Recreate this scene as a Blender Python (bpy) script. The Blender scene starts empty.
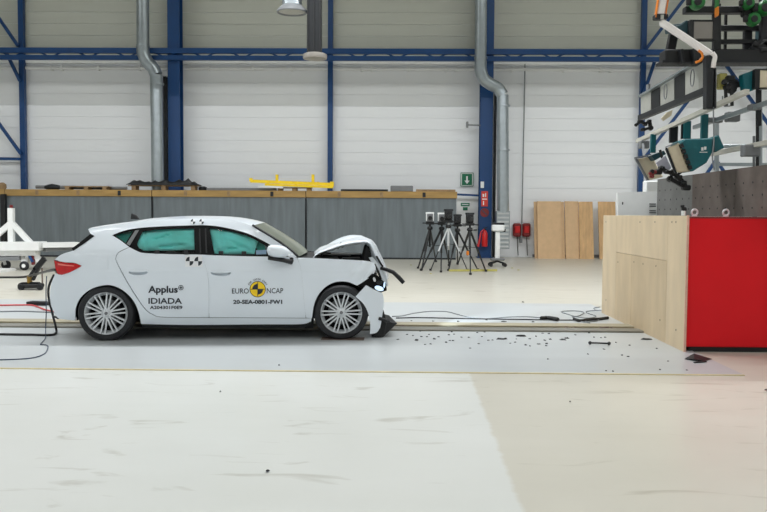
import bpy, bmesh, math, random
import numpy as np
from mathutils import Vector, Matrix, geometry
random.seed(7)
SC = bpy.context.scene
COL = SC.collection

# ------------------------------------------------------------------ camera
F = 800.0                        # focal length in pixels of the 767x512 frame
CX, CY = 383.5, 256.0
CAM = Vector((0, 0, 1.46))
YAW, PITCH, ROLL = math.radians(0.9), math.radians(2.98), math.radians(0.36)
_f = Vector((-math.sin(YAW) * math.cos(PITCH), math.cos(YAW) * math.cos(PITCH), -math.sin(PITCH)))
_r = Vector((math.cos(YAW), math.sin(YAW), 0))
_u = _r.cross(_f)
R_ = _r * math.cos(ROLL) + _u * math.sin(ROLL)
U_ = _u * math.cos(ROLL) - _r * math.sin(ROLL)
cam_data = bpy.data.cameras.new('camera')
cam_data.sensor_width = 36.0
cam_data.lens = F / 767 * 36.0
cam_data.clip_end = 200
cam = bpy.data.objects.new('camera', cam_data)
M = Matrix((R_, U_, -_f)).transposed().to_4x4()
M.translation = CAM
cam.matrix_world = M
COL.objects.link(cam)
SC.camera = cam

# ------------------------------------------------------------------ world, exposure
SC.view_settings.view_transform = 'Standard'
SC.view_settings.look = 'None'
SC.view_settings.gamma = 1.0
SC.view_settings.use_curve_mapping = False
SC.view_settings.exposure = -1.55
w = bpy.data.worlds.new('world'); SC.world = w
w.use_nodes = True
w.node_tree.nodes['Background'].inputs[0].default_value = (0.8, 0.85, 0.9, 1)
w.node_tree.nodes['Background'].inputs[1].default_value = 0.3
SC.cycles.max_bounces = 10
SC.cycles.diffuse_bounces = 6
SC.cycles.transparent_max_bounces = 12
SC.cycles.sample_clamp_indirect = 6.0

# hall lamps: continuous strip lights under the roof (their housings are built with the structure)
LAMP_ROWS = [(-8.0, 9.7, 1300), (-1.0, 9.7, 1700), (5.0, 9.7, 850), (12.6, 9.2, 8700)]
for (ly, lz, pw) in LAMP_ROWS:
    ld = bpy.data.lights.new('strip_lamp', 'AREA')
    ld.shape = 'RECTANGLE'; ld.size = 34.0; ld.size_y = 0.12
    ld.energy = pw; ld.color = (0.955, 0.98, 1.0)
    lo = bpy.data.objects.new('strip_lamp', ld)
    lo.location = (0, ly, lz)
    COL.objects.link(lo)
# fill lights added under the closed roof to brighten the upper back wall
for lx in (-12, -4, 4, 12):
    ld = bpy.data.lights.new('wall_fill_light', 'AREA')
    ld.shape = 'RECTANGLE'; ld.size = 4.0; ld.size_y = 1.2
    ld.energy = 340; ld.color = (0.97, 1.0, 0.98)
    lo = bpy.data.objects.new('wall_fill_light', ld)
    lo.location = (lx, 21.5, 10.88)
    COL.objects.link(lo)

# ------------------------------------------------------------------ pixel geometry (where things stand in the hall)
def ray(px, py):
    return _f + R_ * ((px - CX) / F) - U_ * ((py - CY) / F)
def P(px, py, Y):
    d = ray(px, py); return CAM + d * (Y / d.y)
def PF(px, py, z=0.0):
    d = ray(px, py); return CAM + d * ((z - CAM.z) / d.z)
def PX(px, py, X):
    d = ray(px, py); return CAM + d * (X / d.x)

# ------------------------------------------------------------------ materials
def lin(c):
    return tuple((v / 255 / 12.92 if v / 255 <= 0.04045 else ((v / 255 + 0.055) / 1.055) ** 2.4) for v in c)
_mats = {}
def mat(name, rgb, rough=0.5, metal=0.0, var=0.06, scale=6.0, bump=0.0, coat=0.0, spec=0.5, stretch=(1, 1, 1), detail=4.0):
    """Principled material, its base colour varied by object-space noise."""
    if name in _mats: return _mats[name]
    m = bpy.data.materials.new(name); m.use_nodes = True
    nt = m.node_tree; b = nt.nodes['Principled BSDF']
    tc = nt.nodes.new('ShaderNodeTexCoord'); mp = nt.nodes.new('ShaderNodeMapping')
    mp.inputs['Scale'].default_value = stretch
    nz = nt.nodes.new('ShaderNodeTexNoise'); nz.inputs['Scale'].default_value = scale; nz.inputs['Detail'].default_value = detail
    rp = nt.nodes.new('ShaderNodeValToRGB')
    c = lin(rgb)
    rp.color_ramp.elements[0].position = 0.25; rp.color_ramp.elements[1].position = 0.75
    rp.color_ramp.elements[0].color = tuple(max(0, v * (1 - var)) for v in c) + (1,)
    rp.color_ramp.elements[1].color = tuple(min(1, v * (1 + var)) for v in c) + (1,)
    L = nt.links.new
    L(tc.outputs['Object'], mp.inputs['Vector']); L(mp.outputs['Vector'], nz.inputs['Vector'])
    L(nz.outputs['Fac'], rp.inputs['Fac']); L(rp.outputs['Color'], b.inputs['Base Color'])
    b.inputs['Roughness'].default_value = rough; b.inputs['Metallic'].default_value = metal
    b.inputs['Specular IOR Level'].default_value = spec
    b.inputs['Coat Weight'].default_value = coat; b.inputs['Coat Roughness'].default_value = 0.05
    if bump:
        bp = nt.nodes.new('ShaderNodeBump'); bp.inputs['Strength'].default_value = bump; bp.inputs['Distance'].default_value = 0.01
        L(nz.outputs['Fac'], bp.inputs['Height']); L(bp.outputs['Normal'], b.inputs['Normal'])
    _mats[name] = m
    return m
def glass_mat(name, rgb, alpha=0.35, rough=0.03, painted_sheen=None):
    m = bpy.data.materials.new(name); m.use_nodes = True
    nt = m.node_tree; nt.nodes.clear(); L = nt.links.new
    out = nt.nodes.new('ShaderNodeOutputMaterial')
    tr = nt.nodes.new('ShaderNodeBsdfTransparent'); tr.inputs[0].default_value = lin(rgb) + (1,)
    gl = nt.nodes.new('ShaderNodeBsdfGlossy'); gl.inputs['Roughness'].default_value = rough
    fr = nt.nodes.new('ShaderNodeFresnel'); fr.inputs[0].default_value = 1.45
    nz = nt.nodes.new('ShaderNodeTexNoise'); nz.inputs['Scale'].default_value = 3
    mx = nt.nodes.new('ShaderNodeMixShader')
    ml = nt.nodes.new('ShaderNodeMath'); ml.operation = 'MULTIPLY_ADD'; ml.inputs[1].default_value = 0.04; 
    L(nz.outputs['Fac'], ml.inputs[0]); L(fr.outputs[0], ml.inputs[2])
    L(ml.outputs[0], mx.inputs[0]); L(tr.outputs[0], mx.inputs[1]); L(gl.outputs[0], mx.inputs[2]); L(mx.outputs[0], out.inputs[0])
    if painted_sheen:                      # pale reflection painted in as a diffuse grey-green layer
        df = nt.nodes.new('ShaderNodeBsdfDiffuse'); df.inputs[0].default_value = lin(painted_sheen) + (1,)
        m2 = nt.nodes.new('ShaderNodeMixShader'); m2.inputs[0].default_value = 0.45
        L(mx.outputs[0], m2.inputs[1]); L(df.outputs[0], m2.inputs[2]); L(m2.outputs[0], out.inputs[0])
    return m
def emit_mat(name, rgb, strength):
    m = bpy.data.materials.new(name); m.use_nodes = True
    b = m.node_tree.nodes['Principled BSDF']
    b.inputs['Base Color'].default_value = lin(rgb) + (1,)
    b.inputs['Emission Color'].default_value = lin(rgb) + (1,)
    b.inputs['Emission Strength'].default_value = strength
    return m

MT = dict(
    paint=mat('white_car_paint', (228, 235, 242), 0.28, var=0.01, scale=2, coat=0.6),
    gloss_black=mat('gloss_black_trim', (10, 11, 12), 0.3, var=0.1, spec=0.14),
    black=mat('black_plastic', (17, 18, 20), 0.55, var=0.2, scale=20),
    dark=mat('dark_underbody', (20, 21, 23), 0.8, var=0.3, scale=8),
    rubber=mat('tyre_rubber', (36, 37, 40), 0.75, var=0.12, scale=30, bump=0.1),
    alloy=mat('alloy_silver', (214, 217, 220), 0.35, 0.25, var=0.04),
    disc=mat('brake_steel', (120, 122, 124), 0.4, 0.8, var=0.1, scale=15),
    teal_bag=mat('teal_airbag_fabric', (150, 250, 240), 0.8, var=0.13, scale=5, bump=0.2, stretch=(1, 1, 2.2)),
    red_lens=mat('red_lamp_lens', (188, 10, 16), 0.12, var=0.25, scale=9, coat=0.3),
    decal=mat('black_decal', (38, 44, 52), 0.6, var=0.05),
    decal_yellow=mat('yellow_decal', (250, 208, 20), 0.5, var=0.02),
    decal_white=mat('white_decal', (235, 236, 238), 0.5, var=0.02),
    blue=mat('blue_steel_paint', (0, 60, 114), 0.45, var=0.12, scale=3, stretch=(1, 1, 0.3)),
    galv=mat('galvanised_steel', (166, 174, 178), 0.36, 0.8, var=0.1, scale=5),
    white_steel=mat('white_steel_paint', (234, 235, 234), 0.45, var=0.05, scale=4),
    ceil=mat('ceiling_sheet', (188, 190, 188), 0.7, var=0.05, scale=1),
    side=mat('hall_wall_paint', (214, 215, 214), 0.7, var=0.04, scale=1),
    wall_low=mat('white_wall_panel', (240, 242, 244), 0.5, var=0.015, scale=0.8, stretch=(0.3, 1, 3)),
    wall_up=mat('greenish_grey_wall_panel', (196, 198, 188), 0.55, var=0.05, scale=0.9, stretch=(0.3, 1, 3)),
    tank=mat('grey_steel_sheet', (110, 118, 122), 0.55, 0.1, var=0.24, scale=2.4, stretch=(2.2, 2.2, 0.22)),
    timber=mat('yellow_brown_timber', (170, 137, 82), 0.7, var=0.2, scale=3, stretch=(0.5, 3, 3)),
    pallet=mat('pallet_wood', (150, 124, 92), 0.8, var=0.3, scale=8),
    ply=mat('plywood_birch', (209, 189, 158), 0.55, var=0.10, scale=2.6, stretch=(2, 2, 0.6)),
    ply_tan=mat('plywood_tan', (199, 178, 146), 0.55, var=0.10, scale=2.6, stretch=(2, 2, 0.6)),
    ply_edge=mat('plywood_edge', (214, 170, 150), 0.7, var=0.15, scale=20, stretch=(1, 8, 1)),
    chip=mat('chipboard', (206, 172, 132), 0.7, var=0.08, scale=5),
    chip2=mat('pine_board', (200, 162, 116), 0.7, var=0.18, scale=4, stretch=(3, 3, 0.4)),
    red=mat('red_steel_paint', (222, 18, 30), 0.42, var=0.06, scale=1.5, spec=0.25),
    steel_dark=mat('dark_steel_plate', (112, 112, 110), 0.6, 0.2, var=0.16, scale=5),
    steel_brown=mat('rusty_steel_plate', (104, 94, 88), 0.65, 0.15, var=0.25, scale=5),
    concrete=mat('concrete_block', (120, 120, 116), 0.85, var=0.15, scale=6),
    gun=mat('dark_gunmetal', (33, 35, 38), 0.5, 0.3, var=0.2, scale=6),
    mid=mat('mid_grey_paint', (120, 122, 124), 0.5, var=0.1),
    lamp_face=mat('grey_lamp_glass', (168, 168, 160), 0.35, var=0.08, scale=14),
    cream=mat('cream_lamp_panel', (216, 203, 176), 0.5, var=0.1, scale=7),
    teal=mat('dark_teal_paint', (4, 96, 104), 0.45, var=0.15),
    teal_dark=mat('blackish_teal_paint', (22, 62, 70), 0.5, var=0.2),
    green=mat('green_paint', (26, 112, 46), 0.4, var=0.25, scale=10),
    pale_rail=mat('pale_rail_paint', (192, 189, 178), 0.45, var=0.08),
    flood_glass=mat('smoked_flood_glass', (132, 127, 120), 0.35, var=0.08),
    orange=mat('orange_paint', (232, 132, 30), 0.5, var=0.2),
    yellow=mat('yellow_paint', (250, 212, 22), 0.45, var=0.1),
    khaki=mat('khaki_paint', (176, 168, 92), 0.5, var=0.15),
    lilac=mat('lilac_grey_plate', (190, 186, 200), 0.5, var=0.08),
    rail_tan=mat('tan_steel_rail', (168, 160, 138), 0.5, 0.25, var=0.2, scale=5, stretch=(0.4, 2, 2)),
    rail_grey=mat('worn_steel_rail', (140, 138, 130), 0.42, 0.5, var=0.2, scale=6, stretch=(0.4, 2, 2)),
    plate=mat('white_floor_plate', (182, 186, 187), 0.33, var=0.03, scale=1.4, stretch=(0.5, 2, 1)),
    tape=mat('yellow_edge_strip', (204, 190, 150), 0.6, var=0.15, scale=10),
    red_cable=mat('red_cable', (196, 70, 72), 0.6), grey_cable=mat('grey_cable', (134, 138, 140), 0.6),
    blue_cable=mat('slate_blue_cable', (62, 74, 92), 0.6), white_cable=mat('white_padding', (232, 226, 222), 0.8, var=0.06),
    sign_green=mat('green_sign', (0, 110, 74), 0.5, var=0.05), sign_red=mat('red_sign', (214, 62, 48), 0.5, var=0.05),
    sign_white=mat('white_sign', (236, 238, 236), 0.5, var=0.02),
    ext_red=mat('extinguisher_red', (208, 34, 36), 0.3, var=0.05), reel_red=mat('reel_red', (128, 38, 38), 0.5, var=0.15),
    grille=mat('pale_grille', (196, 198, 198), 0.6, 0.2, var=0.05),
    liner=mat('wheel_liner', (18, 18, 19), 0.9, var=0.2),
    rust=mat('brown_debris', (108, 92, 84), 0.7, var=0.4, scale=20),
    hose=mat('black_hose', (16, 16, 17), 0.5, var=0.2),
    win=glass_mat('window_glass', (240, 250, 248)),
    screen=glass_mat('windscreen_glass', (150, 165, 150), rough=0.05, painted_sheen=(150, 156, 142)),
    lamp_on=emit_mat('headlamp_led', (205, 230, 255), 2.5),
)
# ------------------------------------------------------------------ mesh helpers
class MB:
    """Collects shapes in world (or thing-local) coordinates and links them as ONE mesh object."""
    def __init__(s): s.v = []; s.f = []
    def add(s, verts, faces):
        o = len(s.v); s.v += [tuple(v) for v in verts]; s.f += [tuple(i + o for i in f) for f in faces]; return s
    def box(s, a, b):
        (x0, y0, z0), (x1, y1, z1) = a, b
        x0, x1 = sorted((x0, x1)); y0, y1 = sorted((y0, y1)); z0, z1 = sorted((z0, z1))
        return s.add([(x0,y0,z0),(x1,y0,z0),(x1,y1,z0),(x0,y1,z0),(x0,y0,z1),(x1,y0,z1),(x1,y1,z1),(x0,y1,z1)],
                     [(0,3,2,1),(4,5,6,7),(0,1,5,4),(1,2,6,5),(2,3,7,6),(3,0,4,7)])
    def bar(s, p, q, wd, ht=None, up=(0, 0, 1)):
        """Rectangular bar from p to q, wd across, ht along the up side."""
        ht = ht or wd; p, q = Vector(p), Vector(q); d = (q - p).normalized(); upv = Vector(up)
        if abs(d.dot(upv)) > 0.98: upv = Vector((0, 1, 0))
        sd = d.cross(upv).normalized(); u = sd.cross(d).normalized()
        sd *= wd / 2; u *= ht / 2
        return s.add([p-sd-u, p+sd-u, p+sd+u, p-sd+u, q-sd-u, q+sd-u, q+sd+u, q-sd+u],
                     [(0,1,2,3),(7,6,5,4),(0,4,5,1),(1,5,6,2),(2,6,7,3),(3,7,4,0)])
    def tube(s, pts, r, n=8, caps=True):
        pts = [Vector(p) for p in pts]; rs = r if isinstance(r, (list, tuple)) else [r] * len(pts)
        rings = []; prev = None
        for i, p in enumerate(pts):
            d = (pts[min(i+1, len(pts)-1)] - pts[max(i-1, 0)]).normalized()
            if prev is None:
                a = Vector((0, 0, 1)) if abs(d.z) < 0.9 else Vector((0, 1, 0))
                nrm = (a - d * a.dot(d)).normalized()
            else:
                nrm = (prev - d * prev.dot(d)).normalized()
            prev = nrm; bn = d.cross(nrm)
            rings.append([p + (nrm * math.cos(2*math.pi*k/n) + bn * math.sin(2*math.pi*k/n)) * rs[i] for k in range(n)])
        v = [q for r_ in rings for q in r_]; f = []
        for i in range(len(pts)-1):
            for k in range(n):
                f.append((i*n+k, i*n+(k+1)%n, (i+1)*n+(k+1)%n, (i+1)*n+k))
        if caps:
            f.append(tuple(range(n-1, -1, -1))); f.append(tuple(range((len(pts)-1)*n, len(pts)*n)))
        return s.add(v, f)
    def lathe(s, prof, c, axis='z', n=24, a0=0.0, a1=2*math.pi, caps=True):
        """prof: (radius, height) pairs turned about an axis through c."""
        c = Vector(c); full = abs(a1 - a0 - 2*math.pi) < 1e-6; m = n if full else n + 1
        ax = {'z': (Vector((1,0,0)), Vector((0,1,0)), Vector((0,0,1))), 'y': (Vector((1,0,0)), Vector((0,0,-1)), Vector((0,1,0))),
              'x': (Vector((0,1,0)), Vector((0,0,1)), Vector((1,0,0)))}[axis]
        v = []
        for (r, h) in prof:
            for k in range(m):
                a = a0 + (a1 - a0) * k / n
                v.append(c + ax[0]*(r*math.cos(a)) + ax[1]*(r*math.sin(a)) + ax[2]*h)
        f = []
        for i in range(len(prof)-1):
            for k in range(n):
                k2 = (k+1) % m if full else k+1
                f.append((i*m+k, i*m+k2, (i+1)*m+k2, (i+1)*m+k))
        if full and caps:
            if prof[0][0] > 1e-5: f.append(tuple(range(m-1, -1, -1)))
            if prof[-1][0] > 1e-5: f.append(tuple(range((len(prof)-1)*m, len(prof)*m)))
        return s.add(v, f)
    def prism(s, pts, d):
        """Polygon (3-D points) thickened by the vector d."""
        pts = [Vector(p) for p in pts]; d = Vector(d); n = len(pts)
        return s.add(pts + [p + d for p in pts], [tuple(range(n)), tuple(range(2*n-1, n-1, -1))] + [(i, i+n, (i+1)%n+n, (i+1)%n) for i in range(n)])
    def grid(s, rows, closed=False):
        m = len(rows[0]); v = [p for r in rows for p in r]; f = []
        for i in range(len(rows)-1):
            for k in range(m - (0 if closed else 1)):
                f.append((i*m+k, i*m+(k+1)%m, (i+1)*m+(k+1)%m, (i+1)*m+k))
        return s.add(v, f)
    def build(s, name, m, parent=None, smooth=0, bevel=0.0, local=False, solid=0.0):
        vs = [Vector(v) for v in s.v]
        me = bpy.data.meshes.new(name)
        if parent is not None:
            off = Vector((0,0,0)) if local else Vector(parent.get('_loc', (0,0,0)))
        else:
            lo = [min(v[i] for v in vs) for i in range(3)]; hi = [max(v[i] for v in vs) for i in range(3)]
            off = Vector(((lo[0]+hi[0])/2, (lo[1]+hi[1])/2, lo[2]))
        me.from_pydata([tuple(v - off) for v in vs], [], s.f)
        bm = bmesh.new(); bm.from_mesh(me); bmesh.ops.recalc_face_normals(bm, faces=bm.faces); bm.to_mesh(me); bm.free()
        me.materials.append(MT[m] if isinstance(m, str) else m)
        if smooth:
            for p in me.polygons: p.use_smooth = True
            me.set_sharp_from_angle(angle=math.radians(smooth))
        o = bpy.data.objects.new(name, me); COL.objects.link(o)
        if parent is not None: o.parent = parent
        else: o.location = off
        if bevel:
            b = o.modifiers.new('bevel', 'BEVEL'); b.width = bevel; b.segments = 1; b.limit_method = 'ANGLE'
        if solid:
            b = o.modifiers.new('solid', 'SOLIDIFY'); b.thickness = solid; b.offset = 0
        return o
def thing(name, label, cat, loc=(0,0,0), group=None, rotz=0.0):
    o = bpy.data.objects.new(name, None); o.empty_display_size = 0.1
    o.location = loc; o.rotation_euler = (0, 0, rotz); COL.objects.link(o)
    o['_loc'] = tuple(loc); o['label'] = label; o['category'] = cat
    if group: o['group'] = group
    return o
def tag(o, label, cat, group=None):
    o['label'] = label; o['category'] = cat
    if group: o['group'] = group
    return o
def struct(o, label=None):
    o['kind'] = 'structure'
    if label: o['label'] = label
    return o
def sub(name, parent, loc):
    """An Empty that is a part holding sub-parts."""
    o = bpy.data.objects.new(name, None); o.empty_display_size = 0.05; o.parent = parent
    o.location = Vector(loc) - Vector(parent.get('_loc', (0,0,0))); o['_loc'] = tuple(loc); COL.objects.link(o); return o
def crom(pts, n=6, closed=False):
    """Catmull-Rom through points of any dimension."""
    pts = [np.array(p, float) for p in pts]; out = []; N = len(pts)
    for i in range(N if closed else N-1):
        p0 = pts[(i-1) % N] if closed or i > 0 else 2*pts[0]-pts[1]
        p1 = pts[i]; p2 = pts[(i+1) % N]
        p3 = pts[(i+2) % N] if closed or i+2 < N else 2*pts[-1]-pts[-2]
        for k in range(n):
            t = k / n
            out.append(tuple(0.5*((2*p1)+(p2-p0)*t+(2*p0-5*p1+4*p2-p3)*t*t+(3*p1-p0-3*p2+p3)*t**3)))
    if not closed: out.append(tuple(pts[-1]))
    return out
def outline(*segs, n=5):
    """Closed outline from smooth segments that meet in corners."""
    out = []
    for s in segs:
        c = crom(s, n) if len(s) > 2 else [tuple(map(float, p)) for p in s]
        for p in c:
            if not out or (abs(p[0]-out[-1][0]) + abs(p[1]-out[-1][1])) > 0.05: out.append(p)
    if abs(out[0][0]-out[-1][0]) + abs(out[0][1]-out[-1][1]) < 0.05: out.pop()
    return out
def inside(poly, x, y):
    c = False; j = len(poly)-1
    for i in range(len(poly)):
        xi, yi = poly[i]; xj, yj = poly[j]
        if (yi > y) != (yj > y) and x < (xj-xi)*(y-yi)/(yj-yi)+xi: c = not c
        j = i
    return c
def dist_poly(poly, x, y):
    a = np.array(poly); b = np.roll(a, -1, 0); d = b-a; p = np.array((x, y))
    t = np.clip(((p-a)*d).sum(1)/np.maximum((d*d).sum(1), 1e-9), 0, 1)
    return np.min(np.hypot(*(a+d*t[:, None]-p).T))
def triangulate(poly, holes=(), step=3.0):
    pts = list(poly); edges = [(i, (i+1) % len(poly)) for i in range(len(poly))]
    for h in holes:
        o = len(pts); pts += list(h); edges += [(o+i, o+(i+1) % len(h)) for i in range(len(h))]
    xs = [p[0] for p in poly]; ys = [p[1] for p in poly]
    y = min(ys)+step/2; row = 0
    while y < max(ys):
        x = min(xs)+step/2+(step/2 if row % 2 else 0)
        while x < max(xs):
            if inside(poly, x, y) and dist_poly(poly, x, y) > step*0.45 and not any(inside(h, x, y) or dist_poly(h, x, y) < step*0.45 for h in holes):
                pts.append((x, y))
            x += step
        y += step*0.87; row += 1
    vs, es, fs, *_ = geometry.delaunay_2d_cdt([Vector(p) for p in pts], edges, [], 0, 1e-4)
    tri = []
    for f in fs:
        cx = sum(vs[i][0] for i in f)/len(f); cy = sum(vs[i][1] for i in f)/len(f)
        if inside(poly, cx, cy) and not any(inside(h, cx, cy) for h in holes): tri.append(tuple(f))
    used = sorted({i for f in tri for i in f}); mp = {u: k for k, u in enumerate(used)}
    return [(vs[u][0], vs[u][1]) for u in used], [tuple(mp[i] for i in f) for f in tri]
def boundary(tri):
    cnt = {}
    for f in tri:
        for a, b in zip(f, f[1:]+f[:1]): cnt[(a, b)] = cnt.get((a, b), 0)+1
    return [(a, b) for (a, b) in cnt if (b, a) not in cnt]
def text_mesh(body, bold=0.0):
    cu = bpy.data.curves.new('t', 'FONT'); cu.body = body; cu.offset = bold; cu.resolution_u = 3
    ob = bpy.data.objects.new('t', cu); COL.objects.link(ob)
    dg = bpy.context.evaluated_depsgraph_get(); ev = ob.evaluated_get(dg); me = ev.to_mesh()
    v = [tuple(p.co[:2]) for p in me.vertices]; f = [tuple(p.vertices) for p in me.polygons]
    ev.to_mesh_clear(); bpy.data.objects.remove(ob); bpy.data.curves.remove(cu)
    return v, f
# ================================================================== THE HALL
XL, XR, YN, YB, ZC = -19.0, 19.0, -11.0, 28.0, 11.0
# floor: cream painted concrete, with a whiter painted field in front of the test track
def floor_material():
    m = bpy.data.materials.new('painted_concrete_floor'); m.use_nodes = True
    nt = m.node_tree; b = nt.nodes['Principled BSDF']; L = nt.links.new; N = nt.nodes.new
    tc = N('ShaderNodeTexCoord'); sp = N('ShaderNodeSeparateXYZ'); L(tc.outputs['Object'], sp.inputs[0])
    n1 = N('ShaderNodeTexNoise'); n1.inputs['Scale'].default_value = 0.55; n1.inputs['Detail'].default_value = 6
    mp = N('ShaderNodeMapping'); mp.inputs['Scale'].default_value = (0.8, 3.0, 1); L(tc.outputs['Object'], mp.inputs['Vector'])
    n2 = N('ShaderNodeTexNoise'); n2.inputs['Scale'].default_value = 1.6; n2.inputs['Detail'].default_value = 8; n2.inputs['Roughness'].default_value = 0.65
    L(tc.outputs['Object'], n1.inputs['Vector']); L(mp.outputs[0], n2.inputs['Vector'])
    # painted field: x < edge and y < 7.45, its edge wavering a few centimetres
    def less(sock, v, soft):
        mr = N('ShaderNodeMapRange'); mr.inputs['From Min'].default_value = v-soft; mr.inputs['From Max'].default_value = v+soft
        mr.inputs['To Min'].default_value = 1; mr.inputs['To Max'].default_value = 0; L(sock, mr.inputs['Value']); return mr.outputs[0]
    wob = N('ShaderNodeMath'); wob.operation = 'MULTIPLY_ADD'; wob.inputs[1].default_value = 0.09
    L(n2.outputs['Fac'], wob.inputs[0]); L(sp.outputs['X'], wob.inputs[2])
    yx = N('ShaderNodeMath'); yx.operation = 'MULTIPLY_ADD'; yx.inputs[1].default_value = -0.0155   # the edge runs slightly askew
    L(sp.outputs['Y'], yx.inputs[0]); L(wob.outputs[0], yx.inputs[2])
    mk = N('ShaderNodeMath'); mk.operation = 'MULTIPLY'
    L(less(yx.outputs[0], 0.619, 0.015), mk.inputs[0]); L(less(sp.outputs['Y'], 10.0, 0.05), mk.inputs[1])
    rb = N('ShaderNodeValToRGB'); rb.color_ramp.elements[0].position = 0.3; rb.color_ramp.elements[1].position = 0.72
    rb.color_ramp.elements[0].color = lin((191, 187, 174)) + (1,); rb.color_ramp.elements[1].color = lin((200, 196, 184)) + (1,)
    rw = N('ShaderNodeValToRGB'); rw.color_ramp.elements[0].position = 0.3; rw.color_ramp.elements[1].position = 0.72
    rw.color_ramp.elements[0].color = lin((203, 204, 198)) + (1,); rw.color_ramp.elements[1].color = lin((212, 213, 209)) + (1,)
    L(n1.outputs['Fac'], rb.inputs[0]); L(n1.outputs['Fac'], rw.inputs[0])
    mx = N('ShaderNodeMix'); mx.data_type = 'RGBA'
    L(mk.outputs[0], mx.inputs[0]); L(rb.outputs[0], mx.inputs[6]); L(rw.outputs[0], mx.inputs[7])
    # scuffs: sparse streaks of dirt
    n3 = N('ShaderNodeTexNoise'); n3.inputs['Scale'].default_value = 2.3; n3.inputs['Detail'].default_value = 9; n3.inputs['Distortion'].default_value = 1.4
    mp3 = N('ShaderNodeMapping'); mp3.inputs['Scale'].default_value = (0.55, 1.9, 1); mp3.inputs['Rotation'].default_value = (0, 0, 0.35)
    L(tc.outputs['Object'], mp3.inputs['Vector']); L(mp3.outputs[0], n3.inputs['Vector'])
    rs = N('ShaderNodeValToRGB'); rs.color_ramp.elements[0].position = 0.61; rs.color_ramp.elements[1].position = 0.74
    rs.color_ramp.elements[0].color = (1, 1, 1, 1); rs.color_ramp.elements[1].color = (0.60, 0.57, 0.51, 1)
    L(n3.outputs['Fac'], rs.inputs[0])
    ml = N('ShaderNodeMix'); ml.data_type = 'RGBA'; ml.blend_type = 'MULTIPLY'; ml.inputs[0].default_value = 0.7
    L(mx.outputs[2], ml.inputs[6]); L(rs.outputs[0], ml.inputs[7]); L(ml.outputs[2], b.inputs['Base Color'])
    rr = N('ShaderNodeMapRange'); rr.inputs['To Min'].default_value = 0.24; rr.inputs['To Max'].default_value = 0.42
    L(n2.outputs['Fac'], rr.inputs['Value']); L(rr.outputs[0], b.inputs['Roughness'])
    return m
_mats['floor'] = floor_material(); MT['floor'] = _mats['floor']
fl = MB().box((XL, YN, -0.2), (XR, YB+0.3, 0)).build('floor', 'floor')
for v in fl.data.vertices: v.co += fl.location
fl.location = (0, 0, 0)
struct(fl, 'cream painted concrete hall floor')
struct(MB().box((XL, YN, ZC), (XR, YB+0.3, ZC+0.2)).build('ceiling', 'ceil'), 'pale sheet metal hall roof')
struct(MB().box((XL-0.2, YN, 0), (XL, YB+0.3, ZC)).build('wall_left', 'side'), 'white side wall of the hall')
struct(MB().box((XR, YN, 0), (XR+0.2, YB+0.3, ZC)).build('wall_right', 'side'), 'white side wall of the hall on the barrier side')
struct(MB().box((XL, YN-0.2, 0), (XR, YN, ZC)).build('wall_front', 'side'), 'white wall behind the camera')
wb = struct(MB().box((XL, YB, 0), (XR, YB+0.3, ZC)).build('wall_back', 'wall_low'), 'white panelled back wall of the hall')
wb['_loc'] = tuple(wb.location)
posts_px = [-134, 22, 174, 330, 487, 642, 797]
bx = [P(p, 120, YB).x for p in posts_px]
PITCHZ = 0.40
panel_me = {}
for bi in range(len(bx)-1):
    for r in range(23):
        up = r*PITCHZ > 6.7
        key = (bi, up)
        wdt = bx[bi+1]-bx[bi]-0.02
        if key not in panel_me:
            q = MB(); q.box((-wdt/2, -0.022, 0.006), (wdt/2, 0.0, PITCHZ-0.006))
            o = q.build('wall_panel', 'wall_up' if up else 'wall_low', wb, local=True, bevel=0)
            panel_me[key] = o.data
        else:
            o = bpy.data.objects.new('wall_panel', panel_me[key]); COL.objects.link(o); o.parent = wb
        o.location = Vector(((bx[bi]+bx[bi+1])/2, YB, r*PITCHZ)) - wb.location
# strip lamp housings, and an unseen girder added to shade the upper back wall
for i, (ly, lz, pw) in enumerate(LAMP_ROWS):
    nm = ['rearmost strip lamp housing over the camera area', 'strip lamp housing just behind the camera', 'strip lamp housing over the near floor', 'strip lamp housing above the test track'][i]
    o = MB().box((-17.2, ly-0.1, lz+0.02), (17.2, ly+0.1, lz+0.12)).box((-17.2, ly-0.02, lz+0.12), (-17.1, ly+0.02, ZC-0.01)).box((17.1, ly-0.02, lz+0.12), (17.2, ly+0.02, ZC-0.01)).box((-0.05, ly-0.02, lz+0.12), (0.05, ly+0.02, ZC-0.01)).build('strip_light_housing', 'white_steel')
    tag(o, nm, 'lamp')
gz = 7.90
g = MB().box((XL+.02, 17.75, gz), (XR-.02, 18.25, gz+1.5)).box((XL+.02, 17.6, gz), (XR-.02, 18.4, gz+0.05)).box((XL+.02, 17.6, gz+1.45), (XR-.02, 18.4, gz+1.5)).build('light_cutoff_girder', 'mid')
tag(g, 'unseen girder added above the picture to cut lamp light off the upper wall', 'light blocker')

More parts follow.
